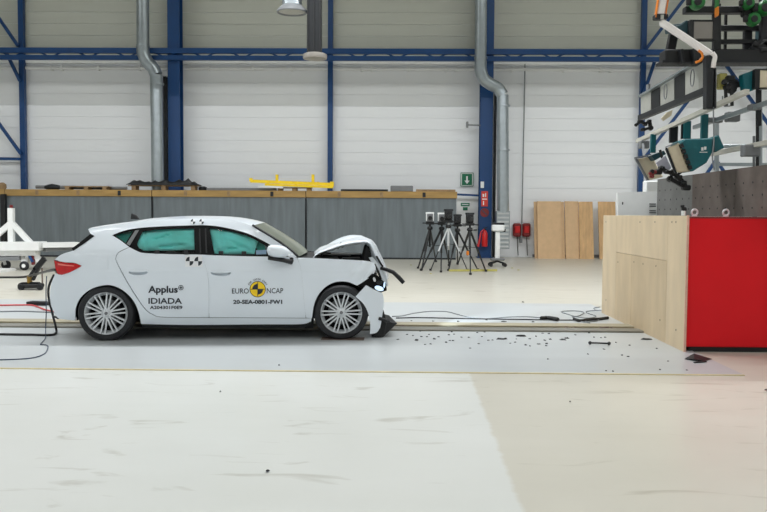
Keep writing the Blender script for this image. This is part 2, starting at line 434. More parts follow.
# ---- blue steel: columns, posts, truss, braces
def column(px0, px1, label, Y=27.2):
    xa, xb = P(px0, 120, Y).x, P(px1, 120, Y).x
    t = thing('steel_column', label, 'column', ((xa+xb)/2, Y+0.2, 0), 'wide blue steel columns')
    MB().box((xa, Y, 0), (xb, Y+0.03, ZC)).build('flange', 'blue', t)
    MB().box((xa, Y+0.40, 0), (xb, Y+0.43, ZC)).build('flange', 'blue', t)
    MB().box(((xa+xb)/2-0.012, Y+0.03, 0), ((xa+xb)/2+0.012, Y+0.40, ZC)).build('web', 'blue', t)
    MB().box((xa-0.06, Y-0.05, 0), (xb+0.06, Y+0.48, 0.03)).build('base_plate', 'blue', t)
    return t
column(168, 180, 'wide blue steel column beside the duct behind the car roof')
column(480.5, 493, 'wide blue steel column carrying the fire signs and extinguisher')
def post(px0, px1, label, Y=27.7):
    xa, xb = P(px0, 120, Y).x, P(px1, 120, Y).x
    o = MB().box((xa, Y, 0), (xb, Y+0.17, ZC)).build('steel_post', 'blue'); tag(o, label, 'post', 'slim blue steel posts')
post(19.5, 24.6, 'slim blue steel post with diagonal braces near the left edge')
post(327.6, 332.6, 'slim blue steel post behind the yellow frame')
post(794.5, 799.5, 'slim blue steel post just beyond the right edge of the picture')
post(640, 645, 'slim blue steel post behind the leaning boards and lighting rig')
YT = 27.12
zt = P(383, 51.6, YT).z; zb_ = P(383, 58.6, YT).z
t = thing('truss_beam', 'long blue lattice truss running across the whole back wall', 'beam', (0, YT, zt-0.3))
MB().box((XL+0.1, YT-0.07, zt-0.088), (XR-0.1, YT+0.07, zt+0.088)).build('top_chord', 'blue', t)
MB().box((XL+0.1, YT-0.07, zb_-0.075), (XR-0.1, YT+0.07, zb_+0.075)).build('bottom_chord', 'blue', t)
xk = -14.3; hb = 0.65
while xk < 14.5:
    MB().tube([(xk, YT, zb_), (xk+hb*0.45, YT, (zt+zb_)/2+0.03), (xk+hb, YT, zt)], 0.03, 6).build('web_bar', 'blue', t)
    MB().tube([(xk+hb, YT, zt), (xk+hb*1.55, YT, (zt+zb_)/2+0.03), (xk+2*hb, YT, zb_)], 0.03, 6).build('web_bar', 'blue', t)
    xk += 2*hb
def brace(a, b, label, wd=0.10, Y=27.62):
    o = MB().bar(P(*a, Y), P(*b, Y), wd, wd*0.8, up=(0, 1, 0)).build('wall_brace', 'blue'); tag(o, label, 'brace', 'blue wall braces')
brace((-8, 8), (18, 46), 'blue diagonal brace above the truss at the left edge')
brace((5, 50), (20, 81), 'short blue diagonal brace just under the truss at the left')
brace((-10, 111), (21, 154), 'blue diagonal brace low on the wall at the left edge')
brace((-10, 158.6), (20, 159), 'blue horizontal strut beside the leftmost post')
brace((688, -6), (646, 49), 'blue diagonal brace behind the white cable arm at upper right')
brace((655, 60), (643, 96), 'short steep blue brace under the truss beside the right post')
brace((716, 51), (797, 164), 'blue diagonal brace falling to the right behind the lighting rig')
brace((716, 64), (643, 160), 'blue diagonal brace falling to the left behind the panelled frame')
brace((780, 254), (716, 160), 'blue brace rising behind the grey wall to the right of the teal lamp')
brace((652, 254), (716, 160), 'blue brace rising behind the grey wall under the teal lamp', Y=27.74)
# white rails under the truss
za = P(383, 62.5, 27.9).z; zb2 = P(383, 69.2, 27.9).z
tag(MB().box((XL+0.1, 27.84, za-0.06), (XR-0.1, 27.955, za+0.05)).build('wall_ledge', 'white_steel'), 'white ledge directly under the blue truss on the back wall', 'ledge')
t = thing('wall_pipe', 'thin white pipe with brackets running along the back wall below the ledge', 'pipe', (0, 27.88, zb2))
MB().tube([(XL+0.1, 27.86, zb2), (XR-0.1, 27.86, zb2)], 0.06, 8).build('pipe', 'white_steel', t, smooth=40)
for px in (52, 62, 99, 140, 209, 253, 292, 362, 372, 408, 446, 456, 512, 563, 600, 610):
    x = P(px, 69, 27.9).x
    MB().box((x-0.03, 27.80, zb2-0.085), (x+0.03, 27.96, zb2+0.085)).build('bracket', 'white_steel', t)

# ---- ventilation ducts
def duct(label, pts, r, Y, zlow, hi, rings):
    t = thing('ventilation_duct', label, 'duct', (P(*pts[-1], Y).x, Y, zlow), 'galvanised ventilation ducts')
    w_ = [P(*p, Y) for p in pts]; w_[-1].z = zlow; top = w_[0].copy(); top.z = hi
    path = [tuple(top)] + [tuple(p) for p in w_]
    MB().tube([path[0], path[1], path[2]], r, 20).build('upper_pipe', 'galv', t, smooth=40)
    bend = crom(path[2:-2], 5)
    MB().tube(bend, r*1.03, 20).build('bend', 'galv', t, smooth=50)
    MB().tube([bend[-1], path[-1]], r, 20).build('lower_pipe', 'galv', t, smooth=40)
    for (px, py) in rings:
        c = P(px, py, Y)
        MB().lathe([(r*1.09, -0.03), (r*1.12, 0), (r*1.09, 0.03)], c, 'z', 20).build('collar', 'galv', t, smooth=40)
    return t
duct('galvanised duct with a kink beside the left wide blue column', [(142.7, 2), (143, 47), (143.6, 54), (147.5, 62), (153, 68), (156.3, 75), (157, 82), (158, 183)], 0.206, 26.82, 1.2, ZC, [(142.9, 46), (157, 84)])
duct('galvanised duct with a sideways offset crossing the right wide blue column', [(481, 2), (480.6, 60), (480.8, 70), (484, 79), (491, 84.5), (498, 88.5), (502.6, 95), (503.8, 103), (503, 215)], 0.195, 26.7, P(503, 213, 26.7).z, ZC, [(480.7, 58), (503.7, 106), (503.2, 150)])
t = thing('duct_grille', 'pale grille box at the foot of the right duct', 'grille', P(503, 253, 27.8))
a, b = P(496.5, 211, 26.55), P(509.5, 249, 26.55)
MB().box((a.x, 26.55, b.z), (b.x, 26.95, a.z)).build('box', 'galv', t, bevel=0.01)
for i in range(9):
    z = b.z+0.08+(a.z-b.z-0.16)*i/8
    MB().box((a.x+0.03, 26.52, z-0.03), (b.x-0.03, 26.56, z+0.03)).build('slat', 'grille', t)
# dark duct return behind duct, thin conduit
tag(MB().tube([P(525, 64, 27.85), P(523.5, 140, 27.85), P(521.5, 238, 27.85)], 0.022, 6).build('conduit', 'grey_cable'), 'thin grey conduit running straight down the wall right of the duct', 'conduit')
tag(MB().box((P(494.4, 90, 27.9).x, 27.8, 0.0), (P(496.6, 90, 27.9).x, 27.95, P(494.4, 90, 27.9).z)).build('downpipe', 'gun'), 'narrow dark downpipe between the blue column and the duct', 'pipe')
tag(MB().box((P(164.2, 77, 27.9).x, 27.75, 0.0), (P(167.2, 77, 27.9).x, 27.95, P(164.2, 77, 27.9).z)).build('downpipe', 'gun'), 'narrow dark downpipe between the left duct and blue column', 'pipe')

# ---- things hanging from the roof
c = P(292, 12, 16.5)
t = thing('pendant_lamp', 'round silver high-bay lamp hanging at the top of the picture', 'lamp', c)
MB().lathe([(0.20, 0.10), (0.20, 0.55), (0.12, 0.62), (0.03, 0.66)], c, 'z', 24).build('housing', 'galv', t, smooth=40)
MB().lathe([(0.20, 0.13), (0.27, 0.07), (0.305, 0.03), (0.315, 0.0), (0.30, -0.02), (0.28, 0.0), (0.2, 0.06)], c, 'z', 28).build('reflector', 'mid', t, smooth=50)
MB().lathe([(0.001, 0.0), (0.22, 0.0), (0.275, 0.01), (0.275, 0.03), (0.001, 0.03)], c, 'z', 24).build('glass_cover', 'lamp_face', t, smooth=40)
MB().tube([c+Vector((0,0,0.6)), (c.x, c.y, ZC)], 0.02, 6).build('hanger', 'gun', t)
c = P(314.5, 57, 16.5)
t = thing('telescopic_mast', 'dark square mast hanging from the roof with a beige foot flange', 'mast', c)
MB().box((c.x-0.142, c.y-0.142, c.z+0.05), (c.x+0.142, c.y+0.142, c.z+2.2)).build('outer_tube', 'gun', t, bevel=0.01)
for sx in (-0.12, 0.0, 0.12):
    MB().box((c.x+sx-0.012, c.y-0.17, c.z+0.05), (c.x+sx+0.012, c.y-0.15, c.z+2.2)).build('guide_rail', 'black', t)
MB().box((c.x-0.17, c.y-0.17, c.z+2.2), (c.x+0.17, c.y+0.17, ZC)).build('upper_tube', 'gun', t, bevel=0.01)
MB().lathe([(0.2, 0.07), (0.24, 0.05), (0.25, 0.0), (0.24, -0.04), (0.1, -0.05)], c+Vector((0.01, 0, 0)), 'z', 20).build('foot_flange', 'flood_glass', t, smooth=40)

# ---- test track: white plates, yellow edge, rail
near_l, near_r = PF(0, 369), PF(745, 376)
YP0 = (near_l.y+near_r.y)/2; YP1 = PF(420, 303).y
XP1 = near_r.x
YR0, YR1 = PF(450, 332).y, PF(450, 324.2).y
pl = [('floor_plate', YP0+0.03, YR0), ('floor_plate', YR1, YP1)]
for i, (nm, ya, yb) in enumerate(pl):
    o = MB().box((-14.5, ya, 0.0), (XP1, yb, 0.008)).build(nm, 'plate')
    struct(o, ['white floor plate on the near side of the rail', 'white floor plate on the far side of the rail'][i])
tag(MB().box((-14.5, YP0, 0), (XP1, YP0+0.03, 0.0085)).build('edge_strip', 'tape'), 'pale yellow strip along the near edge of the white floor plate', 'strip')
t = thing('guide_rail_track', 'grey steel guide rail set in the floor under the car', 'rail', (-5, (YR0+YR1)/2, 0))
MB().box((-14.5, YR0, 0.0), (XP1-0.1, YR1, 0.006)).build('bed', 'rail_tan', t)
dy = YR1-YR0
MB().box((-14.5, YR0+0.02, 0.006), (XP1-0.1, YR0+dy*0.36, 0.03)).build('near_rail', 'rail_grey', t, bevel=0.004)
MB().box((-14.5, YR0+dy*0.60, 0.006), (XP1-0.1, YR1-0.02, 0.03)).build('far_rail', 'rail_tan', t, bevel=0.004)
MB().box((-14.5, YR0+dy*0.40, 0.006), (XP1-0.1, YR0+dy*0.56, 0.0075)).build('slot', 'black', t)
# ================================================================== THE CRASHED CAR
TH = math.radians(5.3)
CAR = Vector((-2.028, 9.949, 0))
car = thing('crash_car', 'white five-door hatchback with crumpled front and test lettering on the doors', 'car', CAR, rotz=TH)
_ci = Matrix.Rotation(-TH, 3, 'Z')
CO = _ci @ (CAM - CAR)
def lray(px, py): return _ci @ ray(px, py)
def CP(px, py, y):
    """Point of the car-local plane y seen at a pixel."""
    d = lray(px, py); return CO + d * ((y - CO.y) / d.y)
SECZ = [0.10, 0.20, 0.30, 0.45, 0.60, 0.75, 0.88, 0.96, 1.02, 1.15, 1.28, 1.36, 1.41, 1.46]
SECW = [0.80, 0.845, 0.873, 0.893, 0.900, 0.896, 0.880, 0.862, 0.838, 0.765, 0.685, 0.628, 0.575, 0.49]
def hermite(x, xs, ys):
    if x <= xs[0]: return ys[0]
    if x >= xs[-1]: return ys[-1]
    i = max(k for k in range(len(xs)-1) if xs[k] <= x)
    def m(k):
        a = max(k-1, 0); b = min(k+1, len(xs)-1); return (ys[b]-ys[a])/(xs[b]-xs[a])
    h = xs[i+1]-xs[i]; t = (x-xs[i])/h
    return (2*t**3-3*t*t+1)*ys[i]+(t**3-2*t*t+t)*h*m(i)+(-2*t**3+3*t*t)*ys[i+1]+(t**3-t*t)*h*m(i+1)
def halfw(x, z):
    w_ = hermite(z, SECZ, SECW)
    if x < -1.2: w_ -= 0.30*((-1.2-x)/0.95)**2.3
    if x > 1.3: w_ -= 0.22*((x-1.3)/0.6)**2
    # body crease below the door handles' line
    w_ += 0.006*math.exp(-((z-0.80)/0.035)**2)
    return w_
def surf(px, py, off=0.0):
    y = -0.88; d = lray(px, py)
    for _ in range(14):
        p = CO + d*((y-CO.y)/d.y); y = 0.5*y + 0.5*(-(halfw(p.x, p.z)+off))
    return CO + d*((y-CO.y)/d.y)
def grown(poly, d):
    a = sum(p[0]*q_[1]-q_[0]*p[1] for p, q_ in zip(poly, poly[1:]+poly[:1])); s = 1 if a > 0 else -1; out = []
    for i, p in enumerate(poly):
        e = np.array(poly[(i+1) % len(poly)])-np.array(poly[i-1]); e = e/max(1e-6, np.hypot(*e))
        out.append((p[0]+s*d*e[1], p[1]-s*d*e[0]))
    return out
def panel(name, poly, m, off=0.0, thick=0.025, holes=(), step=3.0, parent=None, both=True, smooth=35, fn=None, label=None):
    """Body panel: outline traced on the side view, laid on the curved body side, with its edge turned in."""
    vs, tri = triangulate(poly, holes, step)
    fn = fn or surf
    p3 = [fn(x, y, off) for x, y in vs]; n = len(p3)
    bd = boundary(tri)
    idx = sorted({a for e in bd for a in e}); mp = {a: n+k for k, a in enumerate(idx)}
    res = []
    for s in ((1, -1) if both else (1,)):
        q = MB()
        v = [Vector((p.x, p.y*s, p.z)) for p in p3] + [Vector((p3[a].x, (p3[a].y+thick)*s, p3[a].z)) for a in idx]
        f = list(tri) + [(b, a, mp[a], mp[b]) for a, b in bd]
        q.add(v, f)
        o = q.build(name, m, parent or car, smooth=smooth, local=True)
        # face outward: recalc can flip open shells
        sgn = sum(p.normal.y*p.area for p in o.data.polygons[:len(tri)])
        if sgn*s > 0: o.data.flip_normals()
        if label: o['label'] = label
        res.append(o)
    return res
def loft(name, edge, m, bow=(0, 0), crown=0.0, n=16, smooth=40, ease=None, parent=None, solid=0.0):
    """Skin across the car between a side edge and its mirror image."""
    rows = []
    for i, e in enumerate(edge):
        k = ease(i/(len(edge)-1)) if ease else 1.0
        row = []
        for j in range(n+1):
            t_ = -1+2*j/n; q = 1-abs(t_)**2.4
            row.append((e[0]+bow[0]*q*k, e[1]*-t_, e[2]+bow[1]*q*k+crown*q))
        rows.append(row)
    return MB().grid(rows).build(name, m, parent or car, smooth=smooth, local=True, solid=solid)

# ---- outlines traced from the side view (pixels of the photograph)
ROOF = [(251.6, 225.8), (240, 222.0), (223.5, 219.5), (200, 218.7), (172.8, 219.0), (143.5, 221.2), (120, 224.7), (105.7, 226.5), (88.2, 229.2)]
APIL = [(297, 257.2), (290, 250.6), (280, 243.6), (270.4, 237.2), (260, 231.0), (251.6, 225.8)]
WTOP = [(112, 235.3), (120, 232.0), (131.7, 229.0), (155, 226.7), (195, 225.3), (210, 225.5), (223.5, 227.3), (241, 231.4), (252.8, 235.7), (265.7, 242.2), (276.3, 248.6), (287, 256.0)]
WBOT = [(112, 235.3), (120, 240.2), (129.4, 247.0), (137.6, 251.3), (144.6, 253.0), (167, 254.0), (195, 254.4), (214, 255.3), (250, 256.2), (287, 256.8)]
RARCH = [(75.2, 320.6), (75.6, 309), (79, 300), (84.5, 293.5), (92, 288.6), (101.5, 285.6), (110.3, 285.2), (119, 288), (127.9, 294.3), (134.4, 302.4), (138.4, 312), (141.2, 324)]
FARCH = [(357, 285.4), (348.4, 281.9), (339, 281.3), (331.5, 283.2), (324.5, 287.6), (317.6, 295.6), (313.6, 305.8), (311.7, 318)]
side = outline(
    APIL, ROOF, [(88.2, 229.2), (90.5, 233.4), (94.4, 236.2)],
    [(94.4, 236.2), (73.4, 250.6)], [(73.4, 250.6), (62, 254.2), (54.5, 259.6)],
    [(54.5, 259.6), (64, 262.2), (74, 262.8), (81.5, 265.6)], [(81.5, 265.6), (76, 269), (69, 272.4), (61.5, 274.8)], [(61.5, 274.8), (55.8, 273.2)],
    [(55.8, 273.2), (53, 279), (50.6, 287), (50.2, 298.7), (51.4, 306.6)], [(51.4, 306.6), (57.6, 317.6), (66, 319.6), (75.2, 320.6)],
    RARCH, [(141.2, 324), (190, 324.9), (264, 324.4), (301, 324.2), (311, 321.4)], [(311, 321.4), (311.5, 318.4)], [(311.5, 318.4), (209, 317.9)],
    [(209, 317.9), (164, 317.5), (152.2, 314.6), (143.3, 307.4), (128.7, 285.4), (117.0, 263.4), (115.8, 257), (119.0, 251.9), (129.0, 247.0)],
    [(129.0, 247.0), (120, 240.2), (112, 235.3)], WTOP, [(287, 256.0), (292, 257.6)], [(292, 257.6), (297, 257.2)])
panel('side_frame', side, 'paint', step=2.6)
HANDLES = ((128.5, 148, 271.5), (210.5, 231.5, 272.3))
CUPS = [[((x0+x1)/2+(x1-x0)/2*math.cos(a)*0.97, yc+0.9+3.0*math.sin(a)) for a in [k*math.pi/12 for k in range(24)]] for (x0, x1, yc) in HANDLES]
rdoor = outline([(129.4, 247.6), (137.6, 251.7), (144.6, 253.4), (167, 254.4), (200.4, 254.9)], [(200.4, 254.9), (203.9, 262), (207.6, 276.6), (208.4, 290), (208.5, 317.1)],
    [(208.5, 317.1), (164.2, 316.7), (152.8, 313.8), (144.1, 306.7), (129.5, 284.6), (117.8, 263), (116.6, 257.4), (119.6, 252.5), (129.4, 247.6)])
panel('rear_door', grown(rdoor, 0.3), 'paint', step=3, holes=[CUPS[0]])
fdoor = outline([(201.2, 254.9), (214, 255.6), (250, 256.6), (287, 257.3), (296.6, 258)], [(296.6, 258), (300.3, 268), (302.4, 285), (303.6, 300), (305.6, 317.6)],
    [(305.6, 317.6), (209.3, 317.1)], [(209.3, 317.1), (209.2, 290), (208.4, 276.6), (204.7, 262), (201.2, 254.9)])
panel('front_door', grown(fdoor, 0.3), 'paint', step=3, holes=[CUPS[1]])
fend = outline([(297.4, 257.9), (311, 258.2), (330, 259.2), (359, 260.6), (370, 261.8), (374, 263.4)], [(374, 263.4), (375.4, 268), (374.2, 273)], [(374.2, 273), (369, 277.2), (361.5, 282.8), (357, 285.4)],
    FARCH, [(311.7, 318), (306.2, 317.6)], [(306.2, 317.6), (304.2, 300), (303.0, 285), (300.9, 268), (297.4, 257.9)])
def crush(px, py, off=0.0):
    p = surf(px, py, off)
    k = max(0.0, (px-345)/30.0)          # buckled towards the crushed nose
    p.y += 0.018*k*math.sin(px*0.55+py*0.35)
    return p
panel('front_fender', grown(fend, 0.22), 'paint', step=2.4, fn=crush)
# black window surround and panes
Q_ = [(115, 235.7), (124, 232.6), (133.2, 230.8), (125.6, 242.9), (120, 239.2)]
RG = outline([(142.6, 231.6), (160, 229.6), (194, 228.5)], [(194, 228.5), (194.6, 252.6)], [(194.6, 252.6), (165, 252.6), (147, 251.6), (138.8, 248.2)], [(138.8, 248.2), (137.0, 243.2), (142.6, 231.6)])
FG = outline([(209.4, 228.4), (222, 229.6), (240, 233.6), (252, 238.2), (263, 244.2), (271, 249.6)], [(271, 249.6), (272.4, 254.6)], [(272.4, 254.6), (240, 254.6), (214.4, 253.9)], [(214.4, 253.9), (209.4, 228.4)])
sur = outline(WTOP, [(287, 256.0), (287, 257.2)], list(reversed(WBOT)))
panel('window_surround', sur, 'gloss_black', off=-0.010, thick=0.02, holes=[Q_, RG, FG], step=3)
for nm, pg in (('quarter_window', Q_), ('rear_window', RG), ('front_window', FG)):
    panel(nm, pg, 'win', off=-0.018, thick=0.004, step=4)
panel('window_divider', [(135.2, 230.4), (139.0, 230.0), (129.6, 245.6), (126.4, 244.0)], 'mid', off=-0.004, thick=0.012, step=4)
for x in (199.5, 205.4):       # B-pillar strips
    panel('pillar_strip', [(x-0.6, 228.5), (x+0.6, 228.5), (x+1.6, 253), (x+0.2, 253)], 'black', off=-0.002, thick=0.012, step=6)
# dark body shell inside the shut lines
lower = outline([(129, 246), (145, 252.4), (200, 253.6), (297, 256.6)], [(297, 256.6), (360, 262), (368, 268)], [(368, 268), (357, 281), (345, 276), (330, 276), (318, 283), (309, 297), (306, 320)],
    [(306, 320), (147, 321)], [(147, 321), (140, 302), (130, 289), (112, 281), (95, 283), (80, 293)], [(80, 293), (60, 285), (60, 262), (110, 240), (129, 246)])
panel('inner_shell', lower, 'dark', off=-0.05, thick=0.01, step=5)
# ---- skins across the car
roof3 = [surf(*p) for p in crom(ROOF, 5)]
SCR = 0.105
loft('roof', roof3, 'paint', bow=(SCR, 0.0), crown=0.032, ease=lambda u: max(0.0, 1-u*2.2)**2)
a3 = [surf(*p) for p in crom(list(reversed(APIL)), 4)]
loft('windscreen', a3, 'screen', bow=(SCR, 0.0), crown=0.030)
for s_ in (1, -1):
    MB().tube([(p.x+0.012, p.y*s_, p.z+0.008) for p in a3], 0.013, 6).build('windscreen_seal', 'black', car, smooth=60, local=True)
cow = [surf(297, 257.2), surf(304, 258.0), surf(313, 259.0)]
loft('cowl', cow, 'black', bow=(SCR*0.9, 0), crown=-0.012)
spo = [surf(88.2, 229.2), surf(89.4, 231.6), surf(90.5, 233.4), surf(94.4, 236.2)]
loft('roof_spoiler', spo, 'paint', bow=(-0.05, 0), crown=0.02)
loft('rear_screen', [surf(94.4, 236.2), surf(84, 243.3), surf(73.4, 250.6)], 'gloss_black', bow=(-0.05, 0.0), crown=0.01)
loft('tailgate', [surf(*p) for p in crom([(73.4, 250.6), (62, 254.2), (54.5, 259.6), (55.0, 267), (55.8, 273.2)], 3)], 'paint', bow=(-0.04, 0))
loft('rear_bumper', [surf(*p) for p in crom([(55.8, 273.2), (53, 279), (50.6, 287), (50.2, 298.7), (51.4, 306.6), (57.6, 317.6)], 3)], 'paint', bow=(-0.04, 0))
panel('spoiler_blade', [(71.6, 248.6), (80, 242.2), (90.4, 233.8), (94.6, 236.0), (84, 243.6), (73.4, 250.8)], 'gloss_black', off=0.004, thick=0.03, step=3)
panel('tail_light', outline([(54.2, 260.6), (60, 261.8), (68, 262.8), (75, 263.6), (81.6, 265.8)], [(81.6, 265.8), (76, 269.2), (69, 272.6), (61.5, 274.9)], [(61.5, 274.9), (57.6, 274.2)], [(57.6, 274.2), (55.4, 268), (54.2, 260.6)]), 'red_lens', off=0.007, thick=0.03, step=2.5, label='glossy red tail light wrapping round the corner')
panel('tail_light_highlight', [(57.5, 263.2), (66, 264.6), (74, 265.6), (74, 266.4), (66, 266), (58, 265)], mat('lens_highlight_red', (235, 120, 110), 0.2), off=0.010, thick=0.006, step=3)  # paler strip laid over the red lens as its painted highlight
# antenna fin
q = MB(); zc = 1.405
fin = [(-0.97, 0, 1.40), (-0.86, 0, 1.40), (-0.90, 0, 1.452), (-0.96, 0, 1.476)]
for pts in (fin,):
    q.prism([(x, -0.02, z) for x, y, z in pts], (0, 0.04, 0))
px3 = CP(134, 216, 0.0)
o = q.build('antenna_fin', 'black', car, local=True, bevel=0.008)
o.location.x = px3.x+0.93; o.location.z = px3.z-1.440
# fuel flap: a thin panel standing slightly proud of the body side
fl_o = outline([(88.6, 258), (107.4, 257.6)], [(107.4, 257.6), (108.4, 258.6), (108.2, 269)], [(108.2, 269), (107, 270), (90, 270.4)], [(90, 270.4), (88.8, 269.4), (88.6, 258)], n=3)
fl_i = [(98.2+(x-98.2)*0.955, 264+(y-264)*0.93) for x, y in fl_o]
panel('fuel_flap', fl_i, 'paint', off=0.004, thick=0.006, step=4)
# door handles: a hollow pressed into the door behind each grip
for (x0, x1, yc), cup in zip(HANDLES, CUPS):
    cx = (x0+x1)/2; r = (x1-x0)/2
    panel('handle_cup', grown(cup, 0.1), 'paint', off=0.0, thick=0.002, step=1.0, fn=lambda a, b, o, c=cup: surf(a, b, -0.05*(1-math.exp(-dist_poly(c, a, b)/1.1)) if inside(c, a, b) else 0.0), smooth=80)
    grip = [(cx+r*math.cos(a)*1.02, yc-0.9+1.45*math.sin(a)) for a in [k*math.pi/10 for k in range(20)]]
    panel('door_handle', grip, 'paint', off=0.012, thick=0.02, step=2)
# rubbing line along sill
panel('sill_trim', outline([(142, 324.4), (190, 325.2), (264, 324.8), (301, 324.8), (311, 322)], [(311, 322), (311, 325.4)], [(311, 325.4), (301, 327.4), (264, 327.6), (190, 327.8), (142.5, 326.8)], [(142.5, 326.8), (142, 324.4)]), 'black', off=-0.02, thick=0.05, step=4)
# ---- mirrors
def mirror_part(s):
    mr = sub('door_mirror', car, (0, 0, 0)); mr.location = (0, 0, 0); mr['_loc'] = (0, 0, 0)
    c0 = CP(276.9, 252.6, -1.0)
    q = MB(); rows = []
    for i in range(9):
        u = -1+2*i/8; rr = math.sqrt(max(0.0, 1-abs(u)**2.6))
        rows.append([(c0.x+0.135*u+0.02*(1-rr), s*(-(1.0)+0.085*rr*math.cos(a)), c0.z+0.012-u*0.012+0.075*max(rr, 0.05)*math.sin(a)*(0.9 if math.sin(a) < 0 else 1)) for a in [k*2*math.pi/16 for k in range(16)]])
    q.grid(rows, closed=True).build('mirror_cap', 'paint', mr, smooth=60, local=True)
    foot = [CP(268, 258.0, -1.0), CP(283, 260.0, -0.97), CP(291, 262.0, -0.88), CP(291.5, 259, -0.85)]
    MB().tube([(p.x, p.y*s, p.z) for p in foot], [0.02, 0.024, 0.03, 0.03], 8).build('mirror_foot', 'black', mr, smooth=60, local=True)
mirror_part(1); mirror_part(-1)
# ---- wheels
def wheel(x, s, R=0.318, spin=0.0):
    wh = sub('wheel', car, (0, 0, 0)); wh.location = (0, 0, 0); wh['_loc'] = (0, 0, 0)
    yo = -0.865
    def Y(v): return s*v
    def lt(name, prof, m, n=40, sm=40):
        return MB().lathe([(r, s*h) for r, h in prof], (x, 0, R), 'y', n, caps=name not in ('tyre', 'rim')).build(name, m, wh, smooth=sm, local=True)
    lt('tyre', [(0.236, yo+0.012), (0.246, yo-0.004), (0.275, yo-0.012), (0.300, yo-0.004), (R-0.004, yo+0.022), (R, yo+0.05), (R, yo+0.17), (R-0.006, yo+0.20), (0.29, yo+0.222), (0.24, yo+0.212), (0.236, yo+0.012)], 'rubber', 48)
    lt('rim', [(0.205, yo+0.06), (0.226, yo+0.022), (0.231, yo+0.004), (0.239, yo-0.004), (0.242, yo+0.004), (0.236, yo+0.02), (0.225, yo+0.1), (0.225, yo+0.2), (0.219, yo+0.2), (0.216, yo+0.1), (0.205, yo+0.06)], 'alloy', 48)
    lt('brake_disc', [(0.001, yo+0.115), (0.15, yo+0.115), (0.15, yo+0.135), (0.001, yo+0.135)], 'disc', 32)
    lt('wheel_well_disc', [(0.001, yo+0.17), (0.218, yo+0.17), (0.218, yo+0.18), (0.001, yo+0.18)], 'liner', 32)
    lt('hub', [(0.001, yo+0.012), (0.026, yo+0.012), (0.032, yo+0.018), (0.06, yo+0.024), (0.066, yo+0.05), (0.05, yo+0.11)], 'alloy', 24)
    lt('hub_cap', [(0.001, yo+0.009), (0.018, yo+0.009), (0.021, yo+0.014)], 'mid', 16)
    for k in range(10):
        a = spin+k*2*math.pi/10
        for da0, da1 in ((-0.30, -0.105), (0.30, 0.105)):
            i0 = a+da0; i1 = a+da1
            p0 = (x+0.050*math.cos(i0), Y(yo+0.03), R+0.050*math.sin(i0))
            p1 = (x+0.228*math.cos(i1), Y(yo+0.016), R+0.228*math.sin(i1))
            MB().bar(p0, p1, 0.0155, 0.03, up=(0, 1, 0)).build('spoke', 'alloy', wh, local=True)
    MB().box((x+0.07, Y(yo+0.09), R-0.07), (x+0.16, Y(yo+0.15), R+0.07)).build('brake_caliper', 'gun', wh, local=True, bevel=0.01)
for s in (1, -1):
    for x, sp in ((-1.34, 0.15), (1.325, 0.02)):
        wheel(x, s, spin=sp)
        # wheel housing
        q = MB()
        for k in range(12):
            pass
        q.lathe([(0.365, s*(-0.80 if x > 0 else -0.76)), (0.365, s*-0.45), (0.001, s*-0.45)], (x, 0, 0.315), 'y', 20, a0=-math.pi*1.08, a1=math.pi*0.08)
        q.build('wheel_housing', 'liner', car, local=True)
# ---- underbody, floor pan, seats, dashboard
MB().box((-1.85, -0.6, 0.28), (-1.72, 0.6, 0.5)).box((0.9, -0.78, 0.13), (1.0, 0.78, 0.34)).box((-0.95, -0.80, 0.15), (0.93, 0.80, 0.26)).box((-1.75, -0.45, 0.20), (1.5, 0.45, 0.40)).build('underbody', 'dark', car, local=True)
MB().tube([(-1.9, 0.3, 0.19), (-0.6, 0.25, 0.15), (0.8, 0.2, 0.15)], 0.035, 8).build('exhaust_pipe', 'disc', car, local=True, smooth=40)
for sx in (-0.35, 0.35):
    for x0 in (-0.72, 0.10):
        q = MB()
        q.box((x0, sx-0.24, 0.34), (x0+0.5, sx+0.24, 0.52))
        q.prism([(x0-0.22, sx-0.22, 0.98), (x0-0.10, sx-0.22, 0.98), (x0+0.14, sx-0.22, 0.48), (x0-0.02, sx-0.22, 0.46)], (0, 0.44, 0))
        q.box((x0-0.26, sx-0.11, 1.0), (x0-0.15, sx+0.11, 1.16))
        q.build('seat', 'black', car, local=True, bevel=0.03)
MB().box((0.72, -0.70, 0.62), (1.02, 0.70, 0.93)).build('dashboard', 'black', car, local=True, bevel=0.05)
# deployed side curtain airbags behind the panes
def airbag(name, poly, base, puff, folds):
    vs, tri = triangulate(poly, (), 2.2)
    for s in (1, -1):
        pts = []
        for (x, y) in vs:
            d = dist_poly(poly, x, y)
            h = puff*(1-math.exp(-d/3.0))
            for (fx, fy, fa, amp, wid) in folds:
                u = (x-fx)*math.cos(fa)+(y-fy)*math.sin(fa); v_ = -(x-fx)*math.sin(fa)+(y-fy)*math.cos(fa)
                h -= amp*math.exp(-(v_/wid)**2)*math.exp(-(u/13.0)**4)
            p = surf(x, y, base+h); pts.append(Vector((p.x, p.y*s, p.z)))
        o = MB().add(pts, tri).build(name, 'teal_bag', car, smooth=80, local=True)
        if sum(p.normal.y*p.area for p in o.data.polygons)*s > 0: o.data.flip_normals()
AR = outline([(141.5, 229.0), (165, 228.2), (197.5, 226.8)], [(197.5, 226.8), (197.5, 249.6)], [(197.5, 249.6), (170, 250.4), (148, 250.6), (136, 249.5)], [(136, 249.5), (135.5, 240), (141.5, 229)])
airbag('curtain_airbag', AR, -0.074, 0.05, [(163, 237, -0.32, 0.06, 1.5), (172, 246.3, -0.06, 0.06, 1.1), (146, 240, 1.5, 0.04, 1.3), (184, 234, 0.12, 0.03, 1.3), (152, 231, 0.1, 0.03, 1.2)])
